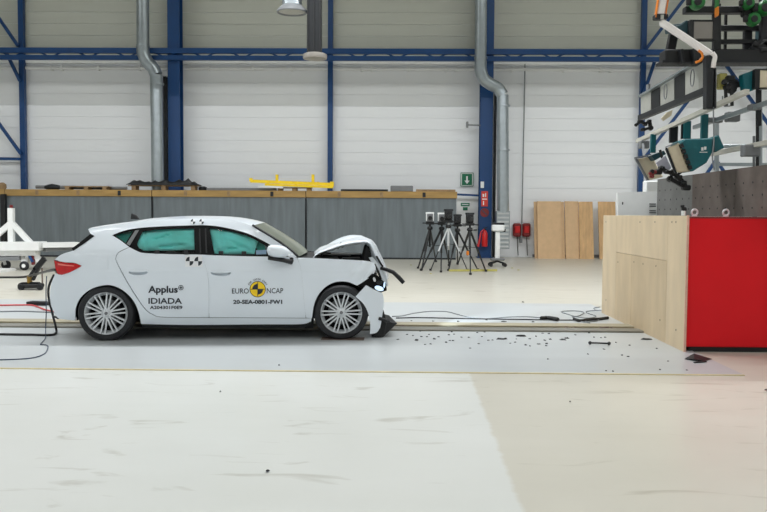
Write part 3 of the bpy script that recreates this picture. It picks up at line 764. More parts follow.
AF = outline([(207.5, 226.8), (222, 228), (240, 231.8), (252, 236.8), (258.5, 240.8)], [(258.5, 240.8), (256, 247), (254.6, 254.0)], [(254.6, 254.0), (230, 254.2), (211, 254.2)], [(211, 254.2), (207.5, 226.8)])
airbag('curtain_airbag', AF, -0.074, 0.05, [(224, 240, 1.35, 0.035, 1.6), (240, 246, 0.4, 0.04, 1.5), (216, 248, 1.1, 0.03, 1.8), (246, 238, 0.7, 0.03, 1.6), (232, 249, -0.1, 0.04, 1.1)])
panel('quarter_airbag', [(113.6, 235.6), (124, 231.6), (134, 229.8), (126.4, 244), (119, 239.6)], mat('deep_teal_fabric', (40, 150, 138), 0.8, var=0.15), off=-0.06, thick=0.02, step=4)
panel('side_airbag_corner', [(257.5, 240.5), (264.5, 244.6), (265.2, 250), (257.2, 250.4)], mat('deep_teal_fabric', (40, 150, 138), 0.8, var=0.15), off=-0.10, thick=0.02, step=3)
panel('door_sticker', [(256, 250.2), (266.2, 249.8), (266.4, 254.2), (256, 254.4)], mat('pale_blue_sticker', (190, 208, 240), 0.6, var=0.1), off=-0.040, thick=0.004, step=3)
for x, y in ((157, 252), (221, 253), (244, 253.2)):
    panel('window_clip', [(x-2.4, y-1.8), (x+2.0, y-1.8), (x+2.2, y+1.8), (x-2.4, y+1.8)], 'black', off=0.004, thick=0.03, step=3)
# ---- target markers
def quad_marker(cx, cy, r, off=0.005, parent=None):
    for k in range(4):
        a0 = k*math.pi/2; pts = [(cx, cy)]+[(cx+r*math.cos(a0+j*math.pi/12), cy+r*1.15*math.sin(a0+j*math.pi/12)) for j in range(7)]
        panel('target_marker', pts, 'decal' if k % 2 == 0 else 'decal_white', off=off, thick=0.002, step=6, both=False)
panel('marker_sheet', [(185, 255.4), (202.2, 255.4), (202.6, 266.8), (185.2, 266.8)], 'decal_white', off=0.003, thick=0.002, step=5, both=False)
quad_marker(189.6, 261.2, 3.9); quad_marker(198.2, 261.2, 3.9)
quad_marker(193, 221.6, 2.3, off=0.006); quad_marker(201.6, 221.6, 2.3, off=0.006)
panel('marker_tab', [(183.8, 249.6), (188, 249.6), (188, 254.6), (183.8, 254.6)], 'gun', off=0.008, thick=0.01, step=4, both=False)
# ---- lettering
def decal(name, body, x0, x1, yb, yt, m='decal', bold=0.0, off=0.005, hold=None):
    v, f = text_mesh(body, bold)
    xs = [p[0] for p in v]; ref = text_mesh(hold or body, bold)[0]
    ys = [p[1] for p in ref]; a, b = min(xs), max(xs); c, d = min(ys), max(ys)
    pts = [surf(x0+(x-a)/(b-a)*(x1-x0), yb+(y-c)/(d-c)*(yt-yb), off) for x, y in v]
    o = MB().add(pts, f).build(name, m, car, local=True)
    if sum(p.normal.y for p in o.data.polygons) > 0: o.data.flip_normals()
    return o
decal('lettering', 'Applus', 148.2, 177.8, 292.8, 285.8, bold=0.03, hold='Al')
rg_o = [(180.9+2.6*math.cos(k*math.pi/10), 287.6+2.6*math.sin(k*math.pi/10)) for k in range(20)]
rg_i = [(180.9+2.0*math.cos(k*math.pi/10), 287.6+2.0*math.sin(k*math.pi/10)) for k in range(20)]
panel('plus_ring', rg_o, 'decal', off=0.005, thick=0.001, holes=[rg_i], step=4, both=False)
panel('plus_sign', [(180.4, 286.2), (181.4, 286.2), (181.4, 287.1), (182.3, 287.1), (182.3, 288.1), (181.4, 288.1), (181.4, 289), (180.4, 289), (180.4, 288.1), (179.5, 288.1), (179.5, 287.1), (180.4, 287.1)], 'decal', off=0.005, thick=0.001, step=5, both=False)
decal('lettering', 'IDIADA', 148.4, 182.0, 303.8, 298.0, bold=0.02)
decal('lettering', 'A204301F0E9', 149.8, 182.4, 309.2, 305.8, bold=0.03)
decal('lettering', 'EURO', 232.0, 248.8, 293.6, 288.4, bold=0.004)
decal('lettering', 'NCAP', 266.8, 283.2, 293.3, 288.1, bold=0.004)
decal('lettering', '20-SEA-0801-FW1', 233.2, 282.2, 304.0, 299.8, bold=0.035)
bc = (257.7, 289.2)
def ringp(r, a): return (bc[0]+r*math.cos(a), bc[1]+r*1.0*math.sin(a))
panel('badge_rim', [ringp(8.1, k*math.pi/16) for k in range(32)], 'decal', off=0.0045, thick=0.001, step=4, both=False)
panel('badge_disc', [ringp(7.5, k*math.pi/16) for k in range(32)], 'decal_yellow', off=0.006, thick=0.001, step=4, both=False)
for a0 in (math.pi*0.02, math.pi*1.02):
    panel('badge_quarter', [bc]+[ringp(5.4, a0+j*math.pi/2/6) for j in range(7)], 'decal', off=0.0085, thick=0.001, step=5, both=False)
panel('badge_cross', [(bc[0]-0.3, bc[1]-7.2), (bc[0]+0.3, bc[1]-7.2), (bc[0]+0.3, bc[1]+7.2), (bc[0]-0.3, bc[1]+7.2)], 'decal', off=0.0080, thick=0.001, step=3, both=False)
panel('badge_cross', [(bc[0]-7.2, bc[1]-0.3), (bc[0]+7.2, bc[1]-0.3), (bc[0]+7.2, bc[1]+0.3), (bc[0]-7.2, bc[1]+0.3)], 'decal', off=0.0080, thick=0.001, step=3, both=False)
q = MB(); word = 'FOR SAFER CARS'
for i, ch in enumerate(word):
    if ch == ' ': continue
    a = -math.pi/2+(i-(len(word)-1)/2)*0.165
    v, f = text_mesh(ch, 0.01); xs = [p[0] for p in v]; mx_ = (min(xs)+max(xs))/2
    pts = []
    for (x, y) in v:
        lx = (x-mx_)*2.6; ly = y*2.6+9.1
        pts.append(surf(bc[0]+ly*math.cos(a)-lx*math.sin(a), bc[1]+ly*math.sin(a)+lx*math.cos(a), 0.005))
    q.add(pts, f)
q.build('lettering', 'decal', car, local=True)

# ---- crumpled nose
def cl(px, py, y): p = CP(px, py, y); return (p.x, p.y, p.z)
prof = [(313, 258.4), (316, 254.2), (320.5, 250.2), (329, 245.6), (339.2, 241.2), (351, 238.4), (360, 237.4), (366, 237.2), (371, 239.8), (374.6, 245), (377.4, 252), (381, 260), (384.6, 268.5), (386.6, 277)]
prof = crom([(x, y+3.0*min(1, max(0, (x-313)/20))) for x, y in prof], 3)
def hood_row(i, t_):
    px, py = prof[i]; y0 = -0.66+0.1*(i/len(prof)); p = CP(px, py, y0)
    y = y0*(1-t_)+(-y0)*t_
    wv = 0.018*math.sin(t_*9+i*0.33)+0.012*math.sin(t_*17+i*0.2)
    return (p.x+0.05*math.sin(math.pi*t_)*(0.3+i/len(prof)), y, p.z+wv*min(1, i/8)*min(1, t_*5)-0.012*math.sin(math.pi*t_)*min(1, i/8))
rows = [[hood_row(i, j/14) for j in range(15)] for i in range(len(prof))]
MB().grid(rows).build('bonnet', 'paint', car, smooth=50, local=True, solid=0.016)
# turned-down flange along the bonnet's near and far edges
for s in (0.0, 1.0):
    rws = []
    for i in range(2, len(prof)):
        x, y, z = hood_row(i, s)
        dn = 0.042*min(1, i/10)*(1 if i < len(prof)-14 else 0.75)*(1 if s == 0 else 0.3)
        ix = 0.0 if i < len(prof)-20 else -0.055*min(1, (i-len(prof)+20)/7)
        zz = -dn if i < len(prof)-20 else -dn*max(0.15, 1-(i-len(prof)+20)/8)
        rws.append([(x, y, z), (x+ix*0.5, y-0.012*(1-2*s), z+zz*0.5), (x+ix, y+0.012*(1-2*s), z+zz)])
    MB().grid(rws).build('bonnet_flange', 'paint', car, smooth=60, local=True, solid=0.006)
MB().prism([cl(368.6, 257.6, -0.62), cl(372.8, 257.0, -0.62), cl(380, 266, -0.60), cl(386.6, 276, -0.58), cl(388.2, 286, -0.56), cl(384.6, 287, -0.56), cl(379.5, 274.5, -0.6)], (0.0, 0.02, 0.0)).build('bumper_strut', 'paint', car, local=True, bevel=0.004)
MB().tube([cl(337.4, 249.0, -0.6), cl(338.6, 245.5, -0.6), cl(340.6, 243.4, -0.6), (CP(343.4, 247.4, -0.6).x, -0.6, CP(343.4, 247.4, -0.6).z)], 0.018, 6).build('hinge_arm', 'black', car, local=True)
# engine bay
ez = CP(345, 257.2, -0.5).z-0.045
MB().box((0.98, -0.62, 0.30), (1.62, 0.62, ez-0.02)).build('engine_block', 'dark', car, local=True, bevel=0.02)
for (x0, x1, y0, y1, z1) in ((1.05, 1.3, -0.45, -0.1, 0.05), (1.34, 1.58, -0.5, -0.22, 0.045), (1.1, 1.5, 0.0, 0.4, 0.06), (1.45, 1.62, -0.1, 0.2, 0.08)):
    MB().box((x0, y0, ez-0.1), (x1, y1, ez+z1*0.7)).build('engine_part', 'gun', car, local=True, bevel=0.015)
MB().box((1.52, -0.56, ez-0.03), (1.55, -0.52, ez+0.012)).build('fluid_cap', 'khaki', car, local=True, bevel=0.008)
p0 = CP(331, 253.2, -0.3); p1 = CP(360, 253.6, -0.3)
MB().bar(p0, p1, 0.03, 0.014).build('bay_rail', 'white_steel', car, local=True)
MB().prism([cl(362, 262, -0.55), cl(366, 246, -0.55), cl(369, 246, -0.55), cl(373, 262, -0.55), cl(374, 276, -0.55), cl(364, 278, -0.55)], (0, 0.4, 0)).build('crushed_radiator', 'dark', car, local=True, bevel=0.01)
for i, (a, b, c_) in enumerate((((368, 270), (373, 276), (379, 281)), ((374.4, 264), (378, 271), (381, 279)), ((370, 268), (371, 272), (374, 277)))):
    MB().tube([cl(*a, -0.74), cl(*b, -0.76), cl(*c_, -0.74)], 0.014, 6).build('broken_bracket', 'black', car, local=True)
hl = [(357.2, 286.0), (361.5, 282.4), (367.5, 277.8), (372, 273.6), (377.5, 275.4), (382, 279.8), (386.2, 283.6), (386.8, 290.6), (381, 292.4), (375, 289.8), (366.6, 285.2)]
def nose(px, py, off=0.0):
    """Front corner: the side bending round towards the nose."""
    k = max(0.0, min(1.0, (px-362)/26.0)); y = -(0.862-0.10*k*k+off)
    return CP(px, py, y)
panel('headlight_housing', hl, 'gloss_black', off=-0.015, thick=0.10, step=2.5, fn=nose, both=False)
panel('headlight_housing', [(357.2, 286.0), (367.5, 277.8), (377.5, 275.4), (386.2, 283.6), (381, 292.4), (366.6, 285.2)], 'gloss_black', off=0.0, thick=0.1, step=5, fn=lambda a, b, c_: (lambda p: Vector((p.x, -p.y, p.z)))(nose(a, b, c_)), both=False)
def lens(cx, cy, rx, ry, m, off, name, rot=0.0):
    pts = [(cx+rx*math.cos(a)*math.cos(rot)-ry*math.sin(a)*math.sin(rot), cy+rx*math.cos(a)*math.sin(rot)+ry*math.sin(a)*math.cos(rot)) for a in [k*math.pi/8 for k in range(16)]]
    return panel(name, pts, m, off=off, thick=0.012, step=3, fn=nose, both=False)
lens(379.2, 288.4, 4.6, 2.3, 'lamp_on', 0.006, 'lit_lamp', 0.3)
lens(374.4, 279.6, 1.3, 2.4, 'alloy', 0.006, 'lamp_trim', -0.3)
lens(384.4, 285.0, 0.8, 3.0, 'lamp_on', 0.006, 'lit_lamp', 0.1)
lens(379.4, 282.8, 3.2, 2.0, 'gun', 0.004, 'lamp_reflector')
bump = outline([(366.2, 285.2), (374.8, 290.2), (382.6, 293.2)], [(382.6, 293.2), (383.8, 300), (383.2, 309), (381.6, 320), (380.2, 327.6)], [(380.2, 327.6), (376.6, 332.6), (369.8, 334.2)],
    [(369.8, 334.2), (370.3, 324.7), (368.6, 314.6), (363.8, 304.4), (355.6, 296.6)], [(355.6, 296.6), (366.2, 285.2)])
panel('front_bumper_corner', bump, 'paint', off=0.022, thick=0.03, step=2.5, fn=nose, both=False)
panel('front_bumper_corner', bump, 'paint', off=0.0, thick=-0.03, step=4, fn=lambda a, b, c_: (lambda p: Vector((p.x, -p.y, p.z)))(nose(a, b, c_)), both=False)
MB().prism([cl(383, 308.6, -0.74), cl(386.9, 321.6, -0.74), cl(384.6, 336.4, -0.74), cl(378, 338.2, -0.74), cl(371, 336.4, -0.74), cl(378, 331.5, -0.74), cl(381, 325, -0.74)], (0.02, 0.5, 0)).build('lower_grille', 'black', car, local=True, bevel=0.008)
MB().prism([cl(385.6, 320.6, -0.70), cl(397.4, 323.2, -0.66), cl(391, 329.4, -0.68), cl(383.8, 336.6, -0.70), cl(380, 334, -0.70)], (-0.02, 0.9, -0.02)).build('torn_splitter', 'black', car, local=True, bevel=0.006)
MB().tube([cl(378.6, 318.4, -0.84), cl(383, 319.4, -0.84), cl(389, 321.4, -0.8)], 0.02, 6).build('broken_bracket', 'black', car, local=True)
MB().tube([cl(380.6, 268.0, -0.6), cl(386, 269.4, -0.62), cl(393.2, 272.2, -0.64), cl(398.6, 277.2, -0.64), cl(403.6, 282.8, -0.64)], [0.02, 0.022, 0.024, 0.026, 0.024], 8).build('hanging_seal_strip', 'black', car, local=True, smooth=50)
MB().tube([cl(376.4, 256, -0.6), cl(379.8, 262, -0.6), cl(383, 267, -0.6)], 0.012, 6).build('torn_edge', 'black', car, local=True)
# tow bracket, sensor stubs on the tail
for (a, b) in (((49.6, 305), (55, 303.4)), ((53, 316), (59, 318.6)), ((48.6, 299.6), (54, 305.4))):
    MB().bar(cl(*a, -0.5), cl(*b, -0.55), 0.03, 0.012).build('tail_bracket', 'gun', car, local=True)
# the lit headlamp shines on the floor ahead of the car
sl = bpy.data.lights.new('headlamp_beam', 'SPOT'); sl.energy = 1300; sl.color = (0.75, 0.88, 1.0); sl.spot_size = math.radians(18); sl.spot_blend = 0.6; sl.shadow_soft_size = 0.03
so = bpy.data.objects.new('headlamp_beam', sl); COL.objects.link(so); so.parent = car
p = nose(386.5, 288, 0.03); so.location = p
tgt = _ci @ (PF(474, 321)-CAR); d = (tgt-p).normalized()
so.rotation_euler = d.to_track_quat('-Z', 'Y').to_euler()
# ================================================================== ALONG THE BACK WALL
YK = 26.1                                   # front of the grey steel partitions
ztop_t = P(250, 190.6, YK).z; ztop_s = P(250, 197.2, YK).z
def partition(px0, px1, label):
    xa, xb = P(px0, 230, YK).x, P(px1, 230, YK).x
    t = thing('steel_partition', label, 'partition', ((xa+xb)/2, YK+0.4, 0), 'grey steel partitions with timber tops')
    n = 4; wd = (xb-xa-0.06)/n
    for i in range(n):
        MB().box((xa+0.03+i*wd+0.002, YK, 0.02), (xa+0.03+(i+1)*wd-0.002, YK+0.03, ztop_s)).build('sheet', 'tank', t)
    MB().box((xa+0.05, YK+0.03, 0.0), (xb-0.05, YK+0.5, ztop_s-0.01)).build('core', 'tank', t)
    MB().box((xa+0.01, YK-0.05, ztop_s), (xb-0.01, YK+0.52, ztop_t)).build('timber_top', 'timber', t, bevel=0.01)
    MB().box((xa+0.005, YK-0.04, 0.0), (xa+0.03, YK-0.001, ztop_t-0.002)).build('end_post', 'gun', t)
    MB().box((xa+0.03, YK-0.02, 0.0), (xb-0.03, YK+0.0, 0.05)).build('bottom_rail', 'gun', t)
    for k in range(3):
        x = xa+(xb-xa)*(0.22+0.28*k)
        MB().box((x-0.05, YK-0.058, ztop_s+0.03), (x+0.05, YK-0.045, ztop_t-0.03)).build('timber_block', 'gun' if k == 2 else 'pallet', t)
    return t
partition(6, 152.5, 'grey steel partition with timber top behind the rear half of the car')
partition(152.5, 306, 'grey steel partition with timber top behind the front doors of the car')
partition(306, 457, 'grey steel partition with timber top between the car bonnet and the tripods')
partition(-130, 6, 'grey steel partition cut off by the left edge of the picture')
tag(MB().box(P(0, 194, YK-0.2), (P(5.2, 230, YK-0.2).x, YK-0.06, 0.0)).build('dark_upright', 'black'), 'black upright at the left edge in front of the partition', 'post')

ZT = ztop_t
def pallet(px0, px1, label, D=26.35, h=0.13, m='pallet'):
    xa, xb = P(px0, 190, D).x, P(px1, 190, D).x
    t = thing('wood_pallet', label, 'pallet', ((xa+xb)/2, D, ZT), 'pallets on the partitions')
    for k in range(3):
        x = xa+(xb-xa)*(0.08+0.42*k)
        MB().box((x-0.07, D-0.20, ZT), (x+0.07, D+0.17, ZT+h-0.04)).build('block', m, t)
    for k in range(3):
        y = D-0.20+0.125*k
        MB().box((xa, y, ZT+h-0.04), (xb, y+0.11, ZT+h-0.01)).build('deck_board', m, t)
    return t
def top(px, py, D=26.35): return P(px, py, D)
pallet(66, 110, 'small wood pallet under the grey bar at left on the timber top')
pallet(130, 200, 'long wood pallet under the black tarpaulin beside the left blue column', h=0.17)
pallet(278, 312, 'wood pallet under the yellow frame')
t = thing('steel_shaft', 'dark grey shaft with a hub lying along the timber top at left', 'shaft', top(40, 190))
MB().tube([top(36, 186.9, 26.58), top(127, 188.4, 26.58)], 0.055, 8).build('shaft', 'mid', t, smooth=40)
MB().lathe([(0.05, -0.25), (0.085, -0.15), (0.115, 0.0), (0.08, 0.2), (0.05, 0.3)], top(52, 187.2, 26.58), 'x', 12).build('hub', 'gun', t, smooth=40)
q = MB(); a = top(129, 186.5); b = top(201, 186.5)
rows = []
for i in range(25):
    x = a.x+(b.x-a.x)*i/24; hgt = 0.14+random.uniform(-0.04, 0.06)+0.02*math.sin(i*0.7)
    hgt *= min(1, (i+0.6)/2.5, (24.6-i)/4)
    z0 = ZT+0.165
    rows.append([(x, 26.05, z0), (x, 26.08, z0+hgt*0.7), (x, 26.25, z0+hgt+0.02*math.sin(i*2.3)), (x, 26.45, z0+hgt*0.85), (x, 26.58, z0)])
tag(q.grid(rows).build('black_tarpaulin', 'black', smooth=60), 'crumpled black tarpaulin heaped on a pallet beside the left blue column', 'tarpaulin')
tag(MB().box((top(207.5, 189).x, 26.2, ZT), (top(276.5, 189).x, 26.5, ZT+0.09)).build('steel_bar', 'mid', bevel=0.01), 'long grey steel bar on the timber top left of the yellow frame', 'bar')
tag(MB().box((top(341, 190).x, 26.2, ZT), (top(388, 190).x, 26.45, ZT+0.07)).build('steel_bar', 'gun', bevel=0.01), 'dark steel bar on the timber top right of the slim blue post', 'bar')
tag(MB().box((top(390.5, 187).x, 26.15, ZT), (top(413, 187).x, 26.55, ZT+0.19)).build('grey_crate', 'mid', bevel=0.02), 'small grey crate on the timber top left of the exit sign', 'crate')
tag(MB().box((top(416, 190).x, 26.15, ZT), (top(455, 190).x, 26.45, ZT+0.075)).build('wood_plank', 'pallet'), 'brown plank at the right end of the timber top', 'plank')
t = thing('lifting_cradle', 'bright yellow steel frame lying on a pallet above the car', 'cradle', top(290, 190))
for dy in (0.0, 0.42):
    MB().bar(top(250.5, 181.0, 26.1+dy), top(333, 184.4, 26.1+dy), 0.07, 0.10).build('long_rail', 'yellow', t)
for px in (268, 296, 318):
    MB().bar(top(px, 183.4, 26.08), top(px, 183.4, 26.56), 0.09, 0.10).build('cross_rail', 'yellow', t)
MB().bar(top(265, 184.5, 26.05), top(333, 187.2, 26.05), 0.07, 0.07).build('lower_rail', 'yellow', t)
for px in (277, 313):
    MB().bar(top(px, 183, 26.1), top(px, 174.5, 26.1), 0.09, 0.09).build('upright', 'yellow', t)
MB().bar(top(251, 181.4, 26.1), top(251, 178, 26.1), 0.1, 0.08).build('end_stop', 'yellow', t)
MB().bar(top(332, 186.8, 26.1), top(332, 181.6, 26.1), 0.12, 0.1).build('end_stop', 'yellow', t)
tag(MB().bar(top(259, 186.4, 26.02), top(283, 187.6, 26.02), 0.1, 0.05).build('white_bar', 'white_steel'), 'short white bar under the left end of the yellow frame', 'bar')
tag(MB().lathe([(0.08, 0), (0.13, 0.12), (0.12, 0.22), (0.05, 0.28)], top(2.5, 191.0), 'z', 12).build('brown_bucket', 'pallet', smooth=40), 'small brownish drum on the partition at the left edge', 'drum')
tag(MB().lathe([(0.14, 0), (0.15, 0.1), (0.06, 0.14)], Vector((top(202.5, 190).x, 26.4, ZT)), 'z', 12).build('dark_coil', 'gun', smooth=40), 'dark coil at the right end of the tarpaulin', 'coil')
tag(MB().bar(P(456, 194.4, 27.5), P(480, 195.6, 27.5), 0.05, 0.07).build('door_lintel_bar', 'blue'), 'dark blue bar above the white door beside the column', 'bar')

# door, signs, extinguisher
t = struct(MB().box(P(456.6, 197, 27.93), PF(479.6, 257.5)*0+Vector((P(479.6, 250, 27.93).x, 27.86, 0))).build('door_1', 'white_steel'), 'white door beside the blue column')
t['_loc'] = tuple(t.location)
hx = P(477, 230, 27.85)
MB().bar(hx, hx+Vector((-0.12, -0.02, 0)), 0.03).build('door_handle', 'gun', t)
t = thing('exit_sign', 'green exit sign with a white arrow high on the wall left of the column', 'sign', P(467, 186, 27.93))
MB().box(P(460.6, 172.6, 27.93), P(473.4, 186.4, 27.90)).build('board', 'sign_green', t)
a = P(461.6, 173.6, 27.895); b = P(472.4, 185.4, 27.895)
for (p, q_) in (((461.3, 173.2), (472.7, 173.8)), ((461.3, 185.2), (472.7, 185.8)), ((461.2, 173.2), (461.8, 185.8)), ((472.2, 173.2), (472.8, 185.8))):
    MB().box(P(*p, 27.897), P(*q_, 27.893)).build('border', 'sign_white', t)
MB().prism([P(466.2, 176.2, 27.892), P(467.8, 176.2, 27.892), P(467.8, 180.6, 27.892), P(469.6, 180.6, 27.892), P(467, 184, 27.892), P(464.4, 180.6, 27.892), P(466.2, 180.6, 27.892)], (0, -0.004, 0)).build('arrow', 'sign_white', t)
t = thing('door_sign', 'small green and white sign on the white door behind the tripods', 'sign', P(465, 210, 27.85))
MB().box(P(460.8, 202.8, 27.85), P(469.6, 206.2, 27.84)).build('upper_plate', 'sign_green', t)
MB().box(P(463, 207.2, 27.85), P(467.6, 210.4, 27.84)).build('lower_plate', 'sign_green', t)
MB().box(P(462, 204, 27.838), P(468.4, 204.9, 27.834)).build('print', 'sign_white', t)
YCO = 27.2
t = thing('fire_sign', 'red and white fire extinguisher sign on the blue column', 'sign', P(484.4, 206, YCO))
MB().box(P(481.4, 191.2, YCO), P(487.8, 206.4, YCO-0.01)).build('board', 'sign_red', t)
MB().box(P(482.2, 198.6, YCO-0.012), P(487, 199.6, YCO-0.014)).build('print', 'sign_white', t)
MB().box(P(483, 201, YCO-0.012), P(484, 205, YCO-0.014)).build('print', 'sign_white', t)
MB().box(P(485.2, 193, YCO-0.012), P(486, 197, YCO-0.014)).build('print', 'sign_white', t)
MB().box(P(482.6, 194, YCO-0.012), P(484.2, 197, YCO-0.014)).build('print', 'sign_white', t)
c = P(484.6, 212.6, YCO-0.01)
t = thing('round_sign', 'round red prohibition sign under the fire sign on the column', 'sign', c)
MB().lathe([(0.001, -0.004), (0.15, -0.004), (0.15, 0.008)], c, 'y', 20).build('disc', 'reel_red', t)
MB().bar(c+Vector((-0.08, -0.012, 0.08)), c+Vector((0.08, -0.012, -0.08)), 0.01, 0.03, up=(0, 0, 1)).build('slash', 'blue_cable', t)
tag(MB().box(P(480.6, 181.6, YCO), P(484, 188, YCO-0.03)).build('switch_box', 'white_steel', bevel=0.005), 'tiny white box on the blue column above the fire sign', 'box')
c = P(484.6, 246.5, YCO-0.2)
t = thing('fire_extinguisher', 'red fire extinguisher hanging on the blue column', 'extinguisher', c)
MB().lathe([(0.09, 0.0), (0.1, 0.03), (0.1, 0.42), (0.06, 0.52), (0.03, 0.55)], c, 'z', 16).build('cylinder', 'ext_red', t, smooth=40)
MB().lathe([(0.03, 0.55), (0.035, 0.62), (0.02, 0.64)], c, 'z', 10).build('valve', 'black', t, smooth=40)
MB().bar(c+Vector((-0.02, 0, 0.62)), c+Vector((0.1, 0, 0.66)), 0.02).build('lever', 'black', t)
MB().tube([c+Vector((-0.02, -0.02, 0.58)), c+Vector((-0.13, -0.04, 0.5)), c+Vector((-0.2, -0.05, 0.1)), c+Vector((-0.24, -0.05, 0.0))], [0.015, 0.02, 0.04, 0.06], 8).build('discharge_horn', 'ext_red', t, smooth=40)
MB().box(c+Vector((-0.07, 0.08, 0.25)), c+Vector((0.07, 0.2, 0.31))).build('bracket', 'gun', t)
t = thing('wall_hook', 'small grey wall arm high up left of the right blue column', 'bracket', P(466, 125, 27.9))
MB().bar(P(467, 125, 27.4), P(481, 125.4, 27.4), 0.05).build('arm', 'mid', t)
MB().box(P(466, 122, 27.45), P(468.4, 127.4, 27.3)).build('head', 'mid', t)
def reel(px, label):
    c = P(px, 229.6, 27.75)
    t = thing('wall_socket_box', label, 'socket box', c, 'red socket boxes on the back wall')
    MB().box(c+Vector((-0.14, 0.0, -0.25)), c+Vector((0.14, 0.22, 0.22))).build('case', 'reel_red', t, bevel=0.05)
    MB().box(c+Vector((-0.09, -0.03, -0.12)), c+Vector((0.09, 0.01, 0.12))).build('socket_face', 'ext_red', t, bevel=0.02)
    MB().tube([c+Vector((0.0, 0.05, -0.25)), c+Vector((0.02, 0.05, -0.5)), c+Vector((0.05, 0.08, -0.9))], 0.015, 6).build('cable', 'black', t)
    return t
reel(517.4, 'red wall socket box nearer the duct')
reel(526.8, 'red wall socket box nearer the leaning boards')
tag(MB().box(P(519.4, 236, 27.9), P(522.4, 243, 27.7)).build('junction_box', 'mid', bevel=0.01), 'grey junction box at the lower end of the wall conduit', 'box')
# boards leaning on the wall
def board(px0, px1, pyt, label, m, D=27.1, edge=True, pyb=257.4):
    xa, xb = P(px0, 230, D).x, P(px1, 230, D).x; zt_ = P(px0, pyt, D+0.3).z
    o = MB().prism([(xa, D, 0.0), (xb, D, 0.0), (xb, D+0.35, zt_), (xa, D+0.35, zt_)], (0, 0.06, 0)).build('leaning_board', m)
    tag(o, label, 'board', 'boards leaning on the back wall')
    return o
board(535.2, 565.6, 201.6, 'widest chipboard sheet leaning on the wall', 'chip', D=27.15)
board(538.5, 562.4, 201.2, 'pale chipboard face leaning in front of the widest sheet', 'chip', D=27.02)
board(566.4, 580.0, 201.2, 'narrow plain chipboard sheet leaning beside the widest one', 'chip', D=27.12)
board(580.6, 594.6, 201.6, 'knotty pine board leaning at the right of the board row', 'chip2', D=27.05)
board(600.2, 617.5, 201.6, 'pine board partly hidden behind the plywood barrier', 'chip2', D=27.15)
tag(MB().box((P(533, 250, 27.6).x, 27.6, 0.02), (P(601, 250, 27.6).x, 27.68, 0.12)).build('floor_rail', 'mid'), 'low grey rail on the floor behind the leaning boards', 'rail')

# ---- high-speed cameras on tripods
def tripod_camera(px, pyhead, feet, label, legm='black', lowm=None, camm='black', D=20.6, big=1.0, white=False):
    hd = P(px, pyhead, D)
    t = thing('tripod', label, 'tripod', (hd.x, D, 0), 'camera tripods in front of the back wall')
    apex = hd+Vector((0, 0, -0.34))
    for (fx, fy) in feet:
        f = PF(fx, fy); m_ = apex.lerp(f, 0.5)
        lg = sub('leg', t, apex)
        MB().bar(apex, m_+(f-apex)*0.06, 0.05, 0.035).build('upper_leg', legm, lg)
        MB().bar(m_, f, 0.032, 0.026).build('lower_leg', lowm or legm, lg)
        MB().box(f+Vector((-0.03, -0.03, 0)), f+Vector((0.03, 0.03, 0.05))).build('foot', 'black', lg)
        MB().bar(apex+Vector((0, 0, -0.45)), apex.lerp(f, 0.42), 0.015, 0.015).build('spreader', 'black', lg)
    MB().tube([apex+Vector((0, 0, -0.5)), apex+Vector((0, 0, 0.12))], 0.028, 8).build('centre_column', legm, t)
    MB().lathe([(0.06, -0.04), (0.08, 0.0), (0.06, 0.05)], apex, 'z', 10).build('shoulder', 'black', t, smooth=40)
    hdp = sub('pan_head', t, apex+Vector((0, 0, 0.12)))
    MB().box(apex+Vector((-0.11, -0.08, 0.10)), apex+Vector((0.11, 0.08, 0.17))).build('platform', 'black', hdp, bevel=0.01)
    MB().bar(apex+Vector((-0.2, -0.05, 0.14)), apex+Vector((0.22, -0.05, 0.12)), 0.03).build('pan_handle', 'black', hdp)
    # the camera on top is a thing of its own
    cpos = apex+Vector((0, 0, 0.17))
    k = thing('high_speed_camera', label.replace('tripod', 'camera on top of the tripod', 1) if False else CAMLAB[len(CAMLAB_USED)], 'camera', cpos, 'cameras on the tripods'); CAMLAB_USED.append(1)
    s = big
    MB().box(cpos+Vector((-0.09*s, -0.05, 0.0)), cpos+Vector((0.09*s, 0.20, 0.22*s))).build('body', 'mid' if white else camm, k, bevel=0.015)
    MB().lathe([(0.001, -0.20), (0.052, -0.20), (0.062, -0.16), (0.05, -0.05), (0.05, 0.02)], cpos+Vector((0, 0, 0.10*s)), 'y', 14).build('lens', 'black', k, smooth=40)
    MB().box(cpos+Vector((-0.11*s, -0.02, 0.21*s)), cpos+Vector((0.11*s, 0.16, 0.26*s))).build('top_plate', 'white_steel' if white else 'gun', k, bevel=0.008)
    if white:
        MB().box(cpos+Vector((-0.10*s, -0.045, 0.03)), cpos+Vector((-0.075*s, 0.2, 0.22*s))).build('side_plate', 'white_steel', k)
        MB().box(cpos+Vector((0.075*s, -0.045, 0.03)), cpos+Vector((0.10*s, 0.2, 0.22*s))).build('side_plate', 'white_steel', k)
CAMLAB_USED = []
CAMLAB = ['pale grey high-speed camera on the leftmost tripod', 'white-cased high-speed camera on the second tripod from the left', 'dark bulky camera on the silver tripod',
          'black camera on the tripod just right of the silver one', 'black high-speed camera on the rightmost tripod']
tripod_camera(430, 215.5, [(418, 268.5), (421.6, 270.2), (436, 262)], 'leftmost black tripod with long front legs', D=21.4, white=True)
tripod_camera(441.8, 216, [(421, 270.8), (441, 272.4), (449, 263)], 'second black tripod from the left', D=21.6, white=True)
tripod_camera(448.6, 213.5, [(430.5, 270.6), (448.8, 266), (467.6, 270.8)], 'tripod with silver upper legs in the middle of the camera group', legm='alloy', lowm='black', D=20.9, big=1.1)
tripod_camera(457.6, 217.6, [(448.4, 271.0), (457.4, 264), (478, 270.2)], 'black tripod just right of the silver one', D=21.5)
